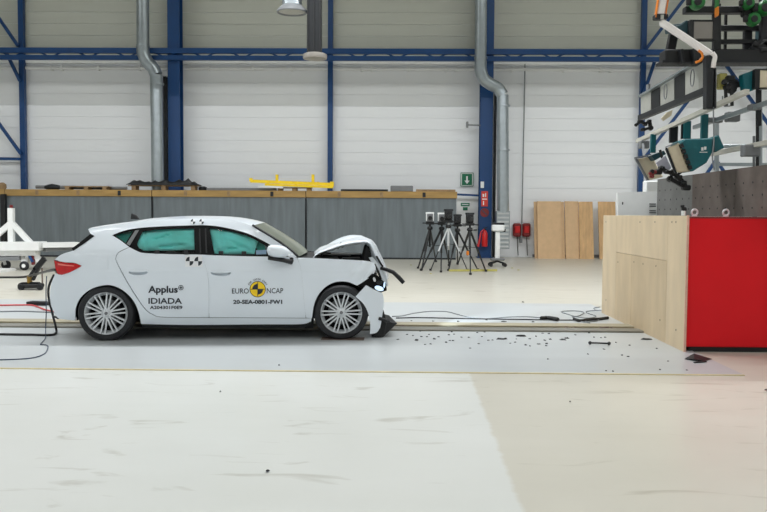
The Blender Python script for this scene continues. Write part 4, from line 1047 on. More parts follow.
tripod_camera(470.0, 216.2, [(457.6, 264.6), (470.4, 274.8), (486, 271.6)], 'rightmost black tripod standing furthest forward', D=20.4)
tag(MB().box(P(466.2, 250.8, 21.2), P(469.2, 255.6, 21.1)).build('orange_pouch', 'orange', bevel=0.02), 'small orange pouch hanging on the rightmost tripod', 'pouch')
tag(MB().bar(PF(449, 270.4, 0.03), PF(497, 270.2, 0.03), 0.06, 0.05).build('yellow_level', 'khaki'), 'thin yellow-green bar on the floor beneath the tripods', 'bar')
# white column scale / stand
c = PF(497.4, 266.5); D = c.y
t = thing('column_stand', 'white column stand with a head plate and dark wheeled foot right of the tripods', 'stand', c)
MB().box(P(495.7, 232, D), tuple(P(499.2, 260, D+0.1))).build('column', 'white_steel', t)
MB().box(P(492.4, 224.6, D-0.08), P(503.4, 231.2, D+0.18)).build('head', 'white_steel', t, bevel=0.03)
MB().box(P(493, 222.8, D-0.06), P(503.4, 225, D+0.16)).build('head_cap', 'gun', t, bevel=0.01)
MB().box(P(502.6, 229, D), P(505.4, 232, D+0.05)).build('knob', 'black', t)
for dx, dy in ((-0.2, -0.16), (0.2, -0.16), (-0.2, 0.2), (0.2, 0.2)):
    MB().lathe([(0.001, -0.03), (0.05, -0.025), (0.05, 0.025), (0.001, 0.03)], c+Vector((dx, dy, 0.05)), 'y', 14).build('castor', 'black', t, smooth=40)
    MB().bar(c+Vector((dx, dy, 0.09)), c+Vector((0, 0.05, 0.15)), 0.04, 0.04).build('foot_arm', 'gun', t)
MB().box(c+Vector((-0.2, -0.1, 0.17)), c+Vector((0.2, 0.16, 0.24))).build('base_box', 'mid', t, bevel=0.02)

# ---- white trolley at the left edge
DT = 20.0
def T(px, py, d=DT): return P(px, py, d)
t = thing('tow_trolley', 'white steel trolley frame with a braced mast at the left edge', 'trolley', (T(10, 260).x, DT, 0))
MB().bar(T(-20, 246.4), T(43, 246.0), 0.5, 0.22).build('main_beam', 'white_steel', t, bevel=0.01)
MB().bar(T(-20, 252.6), T(38, 252.2), 0.3, 0.16).build('lower_beam', 'white_steel', t, bevel=0.01)
MB().bar(T(40, 245.0), T(78, 244.4, DT+0.6), 0.5, 0.12).build('drawbar', 'white_steel', t)
MB().bar(T(44, 250), T(76, 248, DT+0.6), 0.2, 0.09).build('drawbar_brace', 'mid', t)
MB().bar(T(11.6, 245), T(11.2, 208), 0.13, 0.13).build('mast', 'white_steel', t)
MB().bar(T(12, 223), T(31, 243.5), 0.10, 0.13).build('mast_brace', 'white_steel', t)
MB().bar(T(11, 223), T(-12, 243), 0.10, 0.13).build('mast_brace', 'white_steel', t)
MB().box(T(9.6, 205, DT-0.05), T(13, 208.4, DT+0.05)).build('mast_cap', 'reel_red', t)
MB().bar(T(20, 253), T(26.6, 266), 0.12, 0.10).build('wheel_strut', 'white_steel', t)
MB().bar(T(34, 252), T(41, 263), 0.12, 0.12).build('wheel_strut', 'white_steel', t)
MB().bar(T(-20, 259), T(22, 258), 0.3, 0.1).build('grey_beam', 'mid', t)  # mid-grey bar below the lower beam
c = T(26, 261.6); cz = max(0.11, c.z)
MB().lathe([(0.001, -0.035), (0.04, -0.04), (0.09, -0.035), (0.115, -0.02), (0.115, 0.03), (0.001, 0.03)], (c.x, c.y-0.1, 0.115), 'y', 18).build('castor_wheel', 'gun', t, smooth=40)
MB().lathe([(0.001, -0.045), (0.05, -0.042), (0.055, -0.03)], (c.x, c.y-0.1, 0.115), 'y', 14).build('castor_hub', 'white_steel', t, smooth=40)
MB().bar((c.x, c.y, 0.115), T(28, 252), 0.08, 0.08).build('castor_fork', 'white_steel', t)
MB().lathe([(0.001, -0.035), (0.11, -0.035), (0.115, 0.03), (0.001, 0.03)], (T(2, 258).x, DT+0.2, 0.115), 'y', 18).build('castor_wheel', 'gun', t, smooth=40)
MB().bar((T(2, 258).x, DT+0.2, 0.115), T(2, 252, DT+0.2), 0.08, 0.08).build('castor_fork', 'white_steel', t)
MB().box(T(31, 256, DT-0.1), T(35.4, 264.6, DT)).build('brake_pedal', 'reel_red', t, bevel=0.01)
MB().bar(T(27, 251, DT-0.1), T(33, 262, DT-0.1), 0.06, 0.06).build('brake_lever', 'blue', t)
z6 = PF(10, 272)
MB().box((T(-20, 266).x, z6.y-0.3, 0.0), (T(20, 266).x, z6.y+0.5, 0.06)).build('ground_skid', 'white_steel', t)

# ---- small black tow dolly on wheels behind the car
dw = PF(30, 289.4); DD = dw.y
def Dp(px, py, o=0.0): return P(px, py, DD+o)
t = thing('tow_dolly', 'small black wheeled dolly with leaning handles and a yellow clamp', 'dolly', dw)
MB().bar(Dp(21, 286.2), Dp(41, 285.6), 0.3, 0.07).build('base_bar', 'black', t, bevel=0.01)
MB().bar(Dp(22, 283.6), Dp(39, 283.4), 0.1, 0.05).build('upper_bar', 'gun', t)
for px in (21, 40):
    for o in (-0.16, 0.2):
        c = Dp(px, 286.6, o); 
        MB().lathe([(0.001, -0.03), (0.03, -0.032), (0.05, -0.03), (0.055, 0.03), (0.001, 0.03)], (c.x, c.y, 0.055), 'y', 14).build('castor', 'gun', t, smooth=40)
MB().bar(Dp(28, 279), Dp(35.4, 268), 0.05, 0.05).build('handle', 'black', t)
MB().bar(Dp(33, 280), Dp(44, 257.4), 0.06, 0.05).build('handle', 'black', t)
MB().bar(Dp(35, 270), Dp(44.6, 258.6), 0.05, 0.1).build('handle_grip', 'gun', t)
MB().box(Dp(26.4, 275.4, -0.08), Dp(33, 283, 0.08)).build('clamp', mat('ochre_paint', (150, 118, 40), 0.6, var=0.2), t, bevel=0.02)
MB().bar(Dp(42.4, 283), Dp(42, 268), 0.02, 0.02).build('thin_rod', 'rust', t)
# ================================================================== BARRIER
BX = 3.09; BY0, BY1, BZ = 8.57, 12.0, 1.468
YRED = 8.60
t = thing('plywood_facing', 'pale plywood facing on the impact side of the barrier', 'plywood', (BX+0.03, (BY0+BY1)/2, 0))
def yat(px): return PX(px, 300, BX).y
cuts = [BY1, yat(615), yat(631), yat(666), BY0]
zm = 0.93
def sheet(ya, yb, z0, z1, m='ply'):
    MB().box((BX, min(ya, yb)+0.003, z0+0.002), (BX+0.024, max(ya, yb)-0.003, z1-0.002)).build('plywood_sheet', m, t, bevel=0.002)
sheet(cuts[0], cuts[1], 0.0, BZ)
sheet(cuts[1], cuts[3], zm+0.02, BZ)
sheet(cuts[1], cuts[2], 0.0, zm+0.02, 'ply_tan')
sheet(cuts[2], cuts[3], 0.0, zm+0.02, 'ply_tan')
sheet(cuts[3], cuts[4], 0.0, BZ)
for (px, py) in ((618, 262), (634, 262), (643, 264), (656, 266), (676, 222), (676, 330), (660, 320), (606, 222), (606, 300), (640, 222), (655, 222), (672, 222)):
    p = PX(px, py, BX)
    if BY0 < p.y < BY1 and 0.05 < p.z < BZ:
        MB().lathe([(0.001, -0.002), (0.012, -0.002), (0.012, 0.003)], p, 'x', 8).build('screw_head', 'steel_brown', t)
MB().box((BX-0.001, BY0-0.015, 0.0), (BX+0.022, BY0, BZ+0.003)).build('edge_batten', 'ply_edge', t)
t = thing('red_barrier_block', 'large glossy red steel block forming the side of the crash barrier', 'barrier', (5, YRED+1.6, 0))
MB().box((BX+0.03, YRED, 0.055), (8.2, YRED+0.16, BZ-0.012)).build('side_plate', 'red', t, bevel=0.012)
MB().box((BX+0.03, YRED+0.16, 0.0), (8.1, YRED+3.3, BZ-0.014)).build('core', 'concrete', t)
MB().box((BX+0.08, YRED+0.03, 0.0), (8.1, YRED+3.2, 0.06)).build('plinth', 'black', t)
MB().box((BX+0.03, YRED-0.006, BZ-0.03), (8.2, YRED+0.02, BZ-0.010)).build('top_lip', 'reel_red', t)
def eyebolt(px, label):
    p = P(px, 212, YRED+0.15)
    t = thing('eye_bolt', label, 'eye bolt', (p.x, p.y, BZ-0.012), 'lifting eyes on the red block')
    q = MB(); ring = []
    q.tube([(p.x+0.032*math.cos(a), p.y, BZ+0.035+0.032*math.sin(a)) for a in [k*math.pi/8 for k in range(17)]], 0.011, 8, caps=False)
    q.build('ring', 'alloy', t, smooth=60)
    MB().lathe([(0.03, 0), (0.03, 0.012), (0.014, 0.018), (0.014, 0.03)], (p.x, p.y, BZ-0.012), 'z', 10).build('shank', 'alloy', t)
eyebolt(694.6, 'steel lifting eye on the red block nearer the plywood corner')
eyebolt(726.0, 'steel lifting eye on the red block further from the plywood')
p = P(683.4, 213, YRED+0.1)
t = thing('corner_sensor', 'small black sensor on a white foot at the plywood corner', 'sensor', (p.x, p.y, BZ))
MB().lathe([(0.022, 0), (0.022, 0.05), (0.012, 0.055)], (p.x, p.y, BZ), 'z', 10).build('foot', 'sign_white', t, smooth=40)
MB().box((p.x-0.02, p.y-0.025, BZ+0.05), (p.x+0.03, p.y+0.025, BZ+0.09)).build('head', 'black', t, bevel=0.008)
MB().box((p.x-0.03, p.y-0.02, BZ+0.085), (p.x+0.005, p.y+0.02, BZ+0.115)).build('cap', 'black', t, bevel=0.006)
# grey perforated steel wall standing on the block
GX = 3.93
def gy(px): return PX(px, 200, GX).y
gz0, gz1 = BZ-0.009, PX(700, 173.6, GX).z
t = thing('steel_backing_wall', 'dark grey perforated steel wall rising behind the red block', 'wall', (GX+0.3, 10, gz0))
ycuts = [gy(657), gy(692), gy(735), 8.3]
for i, m in enumerate(('steel_dark', 'steel_brown', 'steel_brown')):
    MB().box((GX, ycuts[i+1]+0.003, gz0), (GX+0.04, ycuts[i]-0.003, gz1)).build('steel_plate', m, t)
MB().box((GX+0.04, 8.3, gz0), (GX+2.5, ycuts[0]-0.01, gz1-0.01)).build('core', 'concrete', t)
yy = ycuts[0]-0.12
hole_me = None
while yy > 8.45:
    for z in (gz0+0.10, gz0+0.24, gz0+0.38):
        if hole_me is None:
            o = MB().lathe([(0.001, -0.003), (0.011, -0.003), (0.014, 0.002)], (0, 0, 0), 'x', 8).build('bolt_hole', 'black', t, local=True); hole_me = o.data
        else:
            o = bpy.data.objects.new('bolt_hole', hole_me); COL.objects.link(o); o.parent = t
        o.location = Vector((GX, yy, z))-Vector(t['_loc'])
    yy -= 0.24
# white board at the far end of the block
pa, pb = P(617.4, 192.6, 12.2), P(657.4, 191.2, 12.2)
t = thing('white_board', 'white board with small grey print above the far end of the plywood', 'board', ((pa.x+pb.x)/2, 12.05, 0))
MB().prism([(pa.x, 12.05, 0.9), (pb.x, 12.05, 0.9), (pb.x, 12.2, pb.z), (pa.x, 12.2, pa.z)], (0, 0.05, -0.02)).build('board', 'white_steel', t)
for py in (203.4, 205.6, 210.0, 212.0):
    MB().box(P(649.4, py, 12.05+(P(650, py, 12.3).z-0.9)/(pa.z-0.9)*0.15-0.012), P(655.8, py+1.2, 12.05+(P(650, py, 12.3).z-0.9)/(pa.z-0.9)*0.15-0.006)).build('print_line', 'mid', t)
for px in (622.3,):
    MB().box(P(px, 202, 12.15), P(px+0.7, 204.6, 12.16)).build('slot', 'gun', t)
for k, px in enumerate((620, 654)):
    x = P(px, 200, 12.3).x
    MB().box((x-0.03, 12.28, 0.0), (x+0.03, 12.34, 1.65)).build('leg', 'mid', t)
tag(MB().box((P(645.6, 181, 12.8).x, 12.75, 0.0), (P(659, 181, 12.8).x, 12.95, P(645.6, 181, 12.8).z)).build('white_upright', 'white_steel', bevel=0.01), 'white upright box rising just behind the white board', 'box')

# ================================================================== LIGHTING RIG ABOVE THE BARRIER
rig = thing('lighting_rig', 'dark steel lighting rig hanging over the crash barrier', 'rig', P(720, 60, 10.0))
def rbar(name, a, b, da, db, wd, ht, m, up=(0, 0, 1)):
    return MB().bar(P(*a, da), P(*b, db), wd, ht, up).build(name, m, rig, bevel=min(wd, ht)*0.08)
rbar('top_beam', (684, 10.5), (790, 10.5), 9.6, 9.6, 0.12, 0.075, 'gun')
rbar('cross_beam', (716, 28.4), (790, 28.2), 9.7, 9.7, 0.08, 0.06, 'gun')
rbar('cross_beam', (716, 42.0), (756, 41.6), 9.7, 9.7, 0.06, 0.05, 'black')
rbar('main_beam', (662, 58.0), (790, 57.4), 9.5, 9.5, 0.22, 0.16, 'black')
rbar('main_beam_flange', (659, 63.4), (790, 63.0), 9.5, 9.5, 0.26, 0.03, 'gun')
for px in (682, 694): rbar('gusset', (px, 64), (px-2, 50), 9.36, 9.36, 0.03, 0.12, 'gun')
rbar('post', (716.4, 4), (716.4, 66), 9.62, 9.62, 0.09, 0.06, 'black')
rbar('post', (726, 11), (725, 52), 9.8, 9.8, 0.03, 0.03, 'black')
rbar('post', (747.5, 28), (747, 57), 9.75, 9.75, 0.09, 0.07, 'gun')
rbar('strut', (668, 62), (674, 32), 9.6, 9.6, 0.10, 0.08, 'black')
rbar('strut', (684, 62), (700, 45), 9.55, 9.55, 0.08, 0.06, 'gun')
rbar('strut', (746, 56), (762, 40), 9.6, 9.6, 0.07, 0.07, 'gun')
rbar('hanger', (692, -30), (692, 10), 9.6, 9.6, 0.06, 0.06, 'gun')
rbar('hanger', (716, -40), (716, 4), 9.6, 9.6, 0.07, 0.07, 'gun')
rbar('hanger', (764, -40), (764, 60), 9.6, 9.6, 0.09, 0.09, 'gun')
rbar('column', (709.6, 56), (709.6, 109), 9.0, 9.0, 0.11, 0.12, 'gun', up=(0, 1, 0))
rbar('column_edge', (714.4, 58), (713.2, 108), 8.95, 8.95, 0.014, 0.02, 'galv', up=(0, 1, 0))
rbar('end_bracket', (666, 30), (686, 27), 9.9, 9.9, 0.1, 0.09, 'teal_dark')
# rails running away from us along the barrier, with clamps
D0, D1 = 8.5, 12.0
rbar('side_rail', (637.6, 141.2), (747, 91.6), 11.6, 8.7, 0.06, 0.055, 'pale_rail')
rbar('side_rail', (694, 127.5), (790, 95.0), 10.6, 8.6, 0.045, 0.05, 'galv')
rbar('side_rail', (712, 154.0), (790, 138.0), 10.4, 8.5, 0.05, 0.055, 'pale_rail')
rbar('side_rail', (715, 146.4), (790, 146.0), 11.5, 11.5, 0.05, 0.045, 'galv')
rbar('side_rail', (715, 164.4), (790, 164.6), 11.5, 11.5, 0.05, 0.045, 'galv')
for (x0, y0, x1, y1, d) in ((728.2, 111.4, 736.4, 122.4, 9.9), (744.6, 144.4, 756.2, 157.0, 9.3), (751.4, 103.6, 757.4, 111, 9.3), (640.6, 140.6, 647, 149, 11.3), (707, 117, 719.6, 123.4, 10.1)):
    MB().box(P(x0, y0, d-0.06), P(x1, y1, d+0.06)).build('rail_clamp', 'mid', rig, bevel=0.01)
for (x, y0, y1, d, wd, m) in ((757.4, 88, 166, 9.8, 0.03, 'black'), (760.6, 104, 166, 9.85, 0.03, 'galv'), (754, 136, 168, 9.6, 0.025, 'mid'), (716.6, 118, 176, 10.8, 0.05, 'galv')):
    rbar('vertical_tube', (x, y0), (x, y1), d, d, wd, wd, m)
for (x0, x1, y0, y1, d, m) in ((651.4, 654.6, 134, 153, 11.0, 'teal'), (670.4, 676.4, 126, 143, 10.5, 'black'), (682.4, 684.6, 122.4, 139, 10.4, 'black'), (684.6, 689.4, 121, 139, 10.35, 'teal'), (702.2, 706.4, 114, 139, 10.0, 'teal')):
    MB().box(P(x0, y0, d-0.02), P(x1, y1, d+0.03)).build('lamp_hanger', m, rig)
# big panelled side frame rising towards us
fr = thing('panelled_side_frame', 'long grey frame of alternating light and dark panels sloping up to the rig', 'frame', P(676, 100, 10.2))
def depth(px): return 11.9-(px-640)/(712-640)*2.9
def ft(px): return 97.0+(px-640)*(58.5-97.0)/(704-640)
def fb(px): return 115.0+(px-640)*(88.0-115.0)/(704-640)
for (xa, xb, m) in ((640.6, 651.0, 'lamp_face'), (651.0, 660.2, 'gun'), (660.2, 674.2, 'lamp_face'), (674.2, 685.0, 'gun'), (685.0, 704.0, 'lamp_face')):
    MB().prism([P(xa+0.15, ft(xa), depth(xa)), P(xb-0.15, ft(xb), depth(xb)), P(xb-0.15, fb(xb), depth(xb)), P(xa+0.15, fb(xa), depth(xa))], (0.05, 0.0, 0)).build('panel', m, fr)
MB().bar(P(640, ft(640)-0.5, depth(640)), P(705, ft(705)-0.5, depth(705)), 0.06, 0.025).build('top_rail', 'galv', fr)
MB().bar(P(640, fb(640)+3.0, depth(640)), P(706, fb(706)+3.4, depth(706)), 0.07, 0.075).build('bottom_rail', 'gun', fr, bevel=0.005)
MB().box(P(646.0, 85, 11.5), P(650.2, 90, 11.4)).build('end_hook', 'mid', fr)
for px in (668, 695):
    c = P(px-1, (ft(px)+fb(px))/2, depth(px))
    q = MB().tube([c+Vector((-0.02, 0.06*math.cos(a), 0.10*math.sin(a))) for a in [k*math.pi/8 for k in range(17)]], 0.006, 6, caps=False)
    q.build('panel_ring', 'mid', fr)
# padded cable arm
t = thing('cable_arm', 'white padded cable arm with yellow edges folding down into the rig', 'cable arm', P(660, 22, 9.3))
q1, q2 = (667.4, -30), (659.4, 17)
MB().bar(P(*q1, 9.3), P(*q2, 9.3), 0.105, 0.10, up=(0, 1, 0)).build('upper_sleeve', 'white_cable', t, bevel=0.02)
MB().bar(P(662.4, -30, 9.27), P(655.2, 18, 9.27), 0.010, 0.06, up=(0, 1, 0)).build('yellow_edge', 'orange', t)
MB().bar(P(672.4, -30, 9.27), P(665.0, 17, 9.27), 0.008, 0.06, up=(0, 1, 0)).build('yellow_edge', 'orange', t)
MB().box(P(655.6, 13.4, 9.24), P(665, 21.0, 9.36)).build('joint', 'gun', t, bevel=0.01)
MB().box(P(657.4, 14.6, 9.23), P(659.8, 19.4, 9.25)).build('joint_window', 'black', t)
MB().box(P(660.8, 14.6, 9.23), P(663.2, 19.4, 9.25)).build('joint_window', 'lamp_face', t)
MB().bar(P(660.4, 21.6, 9.3), P(711.6, 55.2, 9.0), 0.075, 0.08, up=(0, 1, 0)).build('lower_sleeve', 'white_cable', t, bevel=0.02)
MB().tube([P(x, y, 8.95) for x, y in crom([(712, 53), (714.6, 57), (713.6, 62), (712.8, 68)], 4)], 0.03, 8).build('elbow', 'white_cable', t, smooth=60)
MB().tube([P(x, y, 8.92) for x, y in crom([(698.4, 50.4), (701.6, 53), (702.6, 57), (700.4, 60.4), (695.6, 62.4)], 4)], 0.014, 8).build('yellow_guide', 'orange', t, smooth=60)

def flood(name, face, back, d, label, m='lamp_face', bm='teal_dark'):
    """Square floodlight: glass face, rim and a tapering teal housing behind."""
    t = thing('floodlight', label, 'lamp', P((face[0]+face[2])/2, face[3], d), 'floodlights on the rig')
    x0, y0, x1, y1 = face
    MB().box(P(x0, y0, d), P(x1, y1, d+0.05)).build('glass_face', m, t, bevel=0.01)
    for (a, b) in (((x0-0.8, y0-0.8), (x1+0.8, y0+0.2)), ((x0-0.8, y1-0.2), (x1+0.8, y1+0.8)), ((x0-0.9, y0-0.8), (x0+0.1, y1+0.8)), ((x1-0.1, y0-0.8), (x1+0.9, y1+0.8))):
        MB().box(P(*a, d-0.01), P(*b, d+0.07)).build('rim', 'black', t)
    MB().prism([P(px, py, d+0.07) for px, py in back], (0, 0.12, 0)).build('housing', bm, t, bevel=0.01)
    return t
flood('a', (691, 21.2, 713.4, 40.4), [(690.6, 21), (690.6, 40), (684, 38), (676, 33), (668, 30), (668, 26), (680, 25), (686, 20)], 9.3, 'square grey floodlight at upper right with teal housing', m='flood_glass')
flood('b', (756.4, 70, 782, 88.6), [(756, 69), (756, 89), (752, 91), (744.6, 90), (742.6, 74), (749, 72)], 9.2, 'square beige floodlight cut by the right edge of the picture', m='cream', bm='teal')
# floodlight bracket post under it
rbar('lamp_post', (758.6, 90), (758.6, 126), 9.3, 9.3, 0.05, 0.05, 'gun')
# large teal hooded lamp, tilted
t = thing('hooded_lamp', 'large dark teal hooded lamp tilted over the grey steel wall', 'lamp', P(692, 172, 9.6))
hood = [(680.6, 142.0), (684.6, 138.8), (703, 138.2), (713.0, 137.6), (712.6, 152.4), (707, 162.6), (692.4, 171.8)]
MB().prism([P(x, y, 9.5) for x, y in hood], (0.02, 0.42, 0)).build('hood', 'teal', t, bevel=0.015)
MB().prism([P(x, y, 9.55) for x, y in ((713.2, 137.4), (719.0, 134.6), (724.6, 147.8), (715.4, 152.4), (713, 150))], (0.02, 0.32, 0)).build('hood_tail', 'teal', t, bevel=0.01)
MB().prism([P(x, y, 9.49) for x, y in ((713.0, 138.0), (714.4, 137.4), (714.4, 151.8), (712.8, 151.8))], (0.01, 0.02, 0)).build('joint_strip', 'gun', t)
for k in range(5):
    a = (680.6+(691.0-680.6)*k/5+0.2, 144.0+(171-144.0)*k/5); b = (680.6+(691.0-680.6)*(k+0.7)/5+0.2, 144.0+(171-144.0)*(k+0.7)/5)
    MB().bar(P(*a, 9.48), P(*b, 9.48), 0.035, 0.05, up=(0, 1, 0)).build('hinge', 'black', t)
MB().prism([P(x, y, 9.52) for x, y in ((667.0, 147.6), (678.6, 142.6), (688.6, 171.0), (676.6, 172.6))], (0.05, 0.06, 0)).build('front_glass', 'cream', t, bevel=0.01)
MB().prism([P(x, y, 9.50) for x, y in ((665.4, 148.4), (667.2, 147.4), (677.0, 172.8), (675.0, 173.2))], (0.005, 0.04, 0)).build('glass_frame', 'gun', t)
MB().prism([P(x, y, 9.50) for x, y in ((666.0, 147.6), (678.6, 142.4), (678.2, 141.6), (665.6, 146.6))], (0.005, 0.04, 0)).build('glass_frame', 'mid', t)
for (px, py) in ((702.4, 149), (705.2, 148.2)):
    MB().box(P(px-1.1, py-1.6, 9.498), P(px+1.1, py+1.6, 9.494)).build('print_mark', 'sign_white', t)
MB().box(P(699.6, 151.8, 9.498), P(707.4, 152.6, 9.494)).build('print_mark', 'sign_white', t)
t = thing('cream_lamp', 'cream-faced lamp with dark frame at the far end of the side rail', 'lamp', P(648, 178, 10.8))
MB().prism([P(x, y, 10.7) for x, y in ((636.4, 159.0), (651.4, 155.6), (662.4, 176.8), (648.4, 180.0))], (0.03, 0.06, 0)).build('face', 'cream', t, bevel=0.01)
MB().prism([P(x, y, 10.66) for x, y in ((635.0, 158.8), (637.2, 158.2), (649.4, 180.2), (647.2, 180.6))], (0.005, 0.05, 0)).build('frame', 'mid', t)
MB().prism([P(x, y, 10.66) for x, y in ((635.0, 158.6), (651.4, 154.8), (651.2, 153.8), (634.6, 157.4))], (0.005, 0.05, 0)).build('frame', 'mid', t)
MB().bar(P(644, 157, 10.72), P(642.5, 139.5, 11.45), 0.03, 0.03).build('hanger', 'mid', t)
MB().prism([P(x, y, 10.5) for x, y in ((651.4, 155.6), (664, 150.6), (666, 154), (655, 160.4))], (0.01, 0.2, 0)).build('back', 'teal_dark', t)
t = thing('lilac_plate', 'pale lilac plate tilted between the two cream lamps', 'plate', P(664, 174, 9.9))
MB().prism([P(x, y, 9.9) for x, y in ((655.6, 163.0), (665.4, 155.2), (671.6, 168.2), (664.2, 174.0))], (0.01, 0.04, 0)).build('plate', 'lilac', t, bevel=0.005)
MB().bar(P(664, 165, 9.93), P(660, 150, 9.95), 0.03, 0.03).build('stem', 'black', t)
def clump(name, pts, r, label, cat, d, m='black'):
    t = thing(name, label, cat, P(*pts[0], d))
    for i, (x, y) in enumerate(pts):
        c = P(x, y, d+0.05*(i % 3)); rr = r*(0.7+0.5*((i*37) % 10)/10)
        if i % 2: MB().box(c-Vector((rr, rr, rr*0.7)), c+Vector((rr, rr, rr*0.7))).build('bracket', m, t, bevel=rr*0.3)
        else: MB().lathe([(0.001, -rr), (rr*0.8, -rr*0.9), (rr, 0), (rr*0.8, rr*0.9), (0.001, rr)], c, 'x' if i % 4 else 'y', 12).build('clamp_knob', m, t, smooth=40)
    for (a, b) in zip(pts, pts[1:]):
        MB().bar(P(*a, d+0.04), P(*b, d+0.04), r*1.3, r*1.0).build('link', m, t)
    return t
clump('camera_mount', [(636, 125), (640.4, 121.6), (645, 124), (649.4, 121), (650.6, 128), (643, 129.6)], 0.035, 'black camera mount at the left end of the upper side rail', 'mount', 11.4)
clump('clamp_cluster', [(652, 171.6), (658, 172), (661.4, 168.6), (667.4, 172.2), (673, 172.8), (678.4, 177.4), (683.6, 183), (686, 187.6), (670, 179)], 0.042, 'tangle of black clamps under the lilac plate', 'clamps', 9.7)
MB().bar(P(676, 176, 9.74), P(686, 168, 9.7), 0.03, 0.03).build('stem', 'black', [o for o in bpy.data.objects if o.name == 'clamp_cluster'][0])
clump('red_clamp', [(650, 173.6), (653.6, 172), (651.8, 176)], 0.03, 'small rusty red clamp left of the black tangle', 'clamp', 9.66, 'reel_red')
t = clump('suspended_camera', [(724.6, 82), (729.6, 79), (733.4, 82.4), (727, 87.4), (731.6, 89.4), (736, 84.6)], 0.05, 'black camera on two legs hanging in the middle of the rig', 'camera', 9.4)
for px in (725.6, 731.4):
    MB().bar(P(px, 89, 9.4), P(px+0.6, 106, 9.4), 0.03, 0.03).build('leg', 'black', t)
MB().tube([P(x, y, 9.35) for x, y in ((722.6, 96), (722.4, 104), (725, 106.4), (730, 106))], 0.008, 6).build('cable', 'grey_cable', t)
tag(MB().box(P(716.6, 74.6, 9.55), P(727.4, 88.6, 9.45)).build('yellow_box', 'khaki', bevel=0.01), 'khaki yellow box behind the hanging black camera', 'box')
tag(MB().box(P(714.4, 7.6, 9.5), P(719.2, 15.8, 9.4)).build('orange_latch', 'orange', bevel=0.01), 'small orange latch on the rig post', 'latch')
tag(MB().box(P(714.6, -4, 9.5), P(719.4, 7.2, 9.4)).build('green_latch', 'green', bevel=0.01), 'small green latch above the orange one on the rig post', 'latch')
def green_clamp(cx, cy, r, label):
    c = P(cx, cy, 9.45); t = thing('green_clamp', label, 'clamp', c, 'green clamps on the rig')
    s = r*9.45/F
    MB().lathe([(0.001, -0.06), (s*0.8, -0.06), (s, -0.03), (s, 0.05), (0.001, 0.05)], c, 'y', 18).build('body', 'green', t, smooth=40)
    MB().lathe([(0.001, -0.075), (s*0.5, -0.075), (s*0.55, -0.055)], c+Vector((-s*0.2, 0, -s*0.1)), 'y', 14).build('knob', 'black', t, smooth=40)
    MB().box(c+Vector((-s*1.5, -0.03, -s*0.4)), c+Vector((-s*0.7, 0.03, s*0.6))).build('jaw', 'black', t, bevel=0.01)
green_clamp(697.4, 2.4, 7, 'green clamp at the top edge left of the rig post')
green_clamp(753.4, 19.4, 6.4, 'round green clamp with a black knob under the top beam')
green_clamp(748, 3.4, 5.6, 'green clamp at the top edge right of the rig post')
green_clamp(764.6, 8, 7.5, 'bright green clamp in the top right corner')
clump('black_clamp', [(742, 8), (745.6, 14), (755, 9), (758.6, 15)], 0.045, 'black clamp between the green clamps at the top right', 'clamp', 9.5)
clump('black_clamp', [(755.4, 44), (760.4, 48), (765.6, 43), (763, 50)], 0.05, 'black clamp on the right end of the main rig beam', 'clamp', 9.4)
tag(MB().box(P(760.4, 26, 9.7), P(790, 54, 9.85)).build('blue_housing', 'teal_dark', bevel=0.02), 'dark blue-green housing at the right edge under the rig cross beam', 'housing')
tag(MB().prism([P(x, y, 10.2) for x, y in ((661.6, 118.2), (667, 112.4), (672.6, 110), (671.4, 115.6), (663.6, 121.0))], (0, 0.03, 0)).build('paper_label', 'cream'), 'cream label plate under the panelled frame', 'label')
tag(MB().tube([P(x, y, 9.4) for x, y in crom([(713.6, 70), (713.4, 110), (713.8, 140), (712.4, 158), (714.4, 170)], 5)], 0.008, 6).build('hanging_cable', 'grey_cable'), 'thin grey cable hanging beside the teal hooded lamp', 'cable')
# ================================================================== CABLES AND DEBRIS ON THE FLOOR
def cable(pts, r, m, label, z=None, n=6, cat='cable'):
    p3 = []
    for p in pts:
        if len(p) == 3: p3.append(tuple(P(*p)))
        else: p3.append(tuple(PF(p[0], p[1], 0.008+r)))
    o = MB().tube(crom(p3, n), r, 6).build(m+'_line' if False else 'floor_cable', m, smooth=60); tag(o, label, cat); return o
DC = 9.6
cable([(-30, 277, 15), (0, 277.3, 15), (20, 277.2, 15), (29, 276, 14.9), (42, 272.6, 13.0), (52, 270.2, 10.8), (56, 270, 10.2)], 0.02, 'hose', 'thick black hose reaching from the left edge to the car tail', cat='hose')
cable([(-30, 305.2), (0, 305.2), (20, 305), (33, 305.4), (45, 309.6), (54, 311.6)], 0.012, 'red_cable', 'thin red cable on the floor leading to the car tail')
cable([(-30, 312), (0, 311.6), (20, 311.2), (40, 311.8), (54, 312.6)], 0.010, 'grey_cable', 'thin grey cable on the floor just below the red one')
cable([(-30, 334.2), (0, 334.2), (30, 334.6), (50, 335.0), (55.6, 333.2), (56.2, 329, 9.5), (52, 312, 9.45), (48.6, 297, 9.45), (49, 286, 9.45), (54, 274.6, 9.45)], 0.014, 'hose', 'black cable lying on the floor and hanging from the tail light')
cable([(46.6, 276, 9.6), (46, 290, 9.55), (46.2, 312, 9.5), (45.6, 330, 9.5), (45.4, 338), (41, 343.4), (41.4, 344.6), (47, 345.2), (47.8, 348), (44, 354), (30, 358.2), (0, 359.8), (-20, 360)], 0.006, 'blue_cable', 'thin slate-blue cable hanging behind the car and curling on the floor')
tag(MB().bar(PF(29.5, 302.8, 0.04), PF(49, 303.4, 0.04), 0.16, 0.05).build('tow_bar', 'gun'), 'short dark grey bar on the floor right behind the car tail', 'bar')
